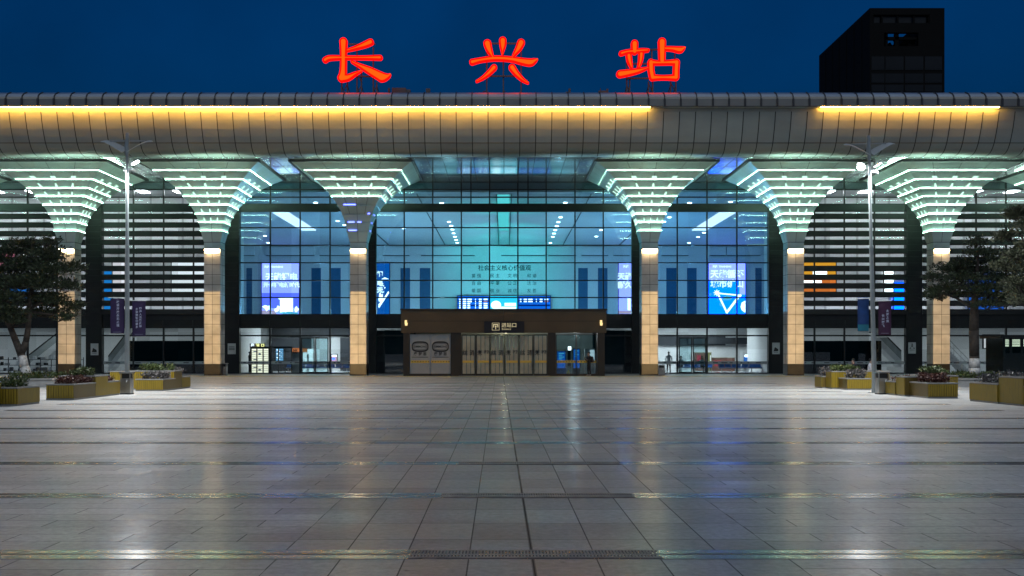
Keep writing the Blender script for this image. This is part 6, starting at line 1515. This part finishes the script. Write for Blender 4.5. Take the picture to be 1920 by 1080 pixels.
b = MB(); b.box(o_.x - 0.033, o_.y + 0.0032, o_.z - 0.07, o_.x + 0.033, o_.y + 0.005, o_.z + 0.07); b.build('screen', em('phone_screen', (0.8, 0.9, 1.0), 0.9), t)
t = thing('backpack', 'dark backpack with a pale patch on the back of the standing person', 'backpack', pm @ Vector((0, 0.24, 1.0))); t.rotation_euler = (0, 0, R(-62)); o_ = t.location
b = MB(); b.add([(o_.x + x, o_.y + y, o_.z + z) for (x, y, z) in ((-0.16, -0.08, 0), (0.16, -0.08, 0), (0.16, 0.10, 0.02), (-0.16, 0.10, 0.02), (-0.15, -0.08, 0.44), (0.15, -0.08, 0.44), (0.12, 0.05, 0.40), (-0.12, 0.05, 0.40))], [(0, 3, 2, 1), (4, 5, 6, 7), (0, 1, 5, 4), (1, 2, 6, 5), (2, 3, 7, 6), (3, 0, 4, 7)]); b.build('bag', M['cloth_dark'], t)
b = MB(); b.box(o_.x - 0.10, o_.y + 0.09, o_.z + 0.06, o_.x + 0.10, o_.y + 0.125, o_.z + 0.22); b.build('pocket', M['cloth_black'], t)
b = MB()
for s_ in (-1, 1): b.path([(o_.x + s_ * 0.10, o_.y - 0.08, o_.z + 0.42), (o_.x + s_ * 0.12, o_.y - 0.24, o_.z + 0.47), (o_.x + s_ * 0.13, o_.y - 0.40, o_.z + 0.34), (o_.x + s_ * 0.13, o_.y - 0.36, o_.z + 0.1)], [0.02] * 4, 6)
b.build('strap', M['cloth_dark'], t)
J, B = standing(); J['wristL'] = (-0.26, -0.06, 0.88, 0.032); J['wristR'] = (0.26, -0.06, 0.88, 0.032); hand(J, B, 'L', 'wristL', (0.0, -0.2, -1), (0.3, -0.3, 0)); hand(J, B, 'R', 'wristR', (0.0, -0.2, -1), (-0.3, -0.3, 0))
person('person in a white shirt and dark trousers standing behind the glass right of the bin', (X(1254, 88.5), 88.5, 0.013), 170, J, B, M['cloth_white'], M['cloth_dark'], M['cloth_black'])
person('person in dark clothes standing at the left exit turnstile', (X(468, 87.0), 87.0, 0.013), 90, J, B, M['cloth_black'], M['cloth_dark'], M['shoe'])
J, B = seated(); hand(J, B, 'L', 'wristL', (0.2, -1, 0), (0.1, -0.2, -1)); hand(J, B, 'R', 'wristR', (-0.2, -1, 0), (0.1, -0.2, -1))
person('person in a white shirt seated in the waiting room behind the right door', (X(1316, 89.4), 89.4, 0.0), 25, J, B, M['cloth_white'], M['cloth_dark'], M['cloth_black'])
person('person in a white shirt seated at the left edge of the right door', (X(1277, 90.2), 90.2, 0.0), -30, J, B, M['cloth_white'], M['cloth_dark'], M['cloth_black'])
Y = 58.5
t = thing('stone_bench', 'low dark bench behind the planter by the right lamp', 'bench', (X(1610, Y), Y, 0)); b = MB(); b.box(X(1588, Y), Y - 0.05, 0.36, X(1646, Y), Y + 0.45, 0.44); b.build('seat', M['coping'], t)
for px in (1592, 1640): b = MB(); b.box(X(px, Y) - 0.1, Y, 0, X(px, Y) + 0.1, Y + 0.4, 0.36); b.build('leg', M['concrete'], t)
person('person in a white top leaning forward on the bench beside the right lamp', (X(1634, Y), Y + 0.15, 0.0), 60, J, B, M['cloth_white'], M['cloth_black'], M['cloth_black'])
person('person in black with pale sleeves seated on the bench left of the right lamp', (X(1602, Y), Y + 0.15, 0.0), -60, J, B, M['cloth_dark'], M['cloth_black'], M['cloth_black'], sleeve=False)
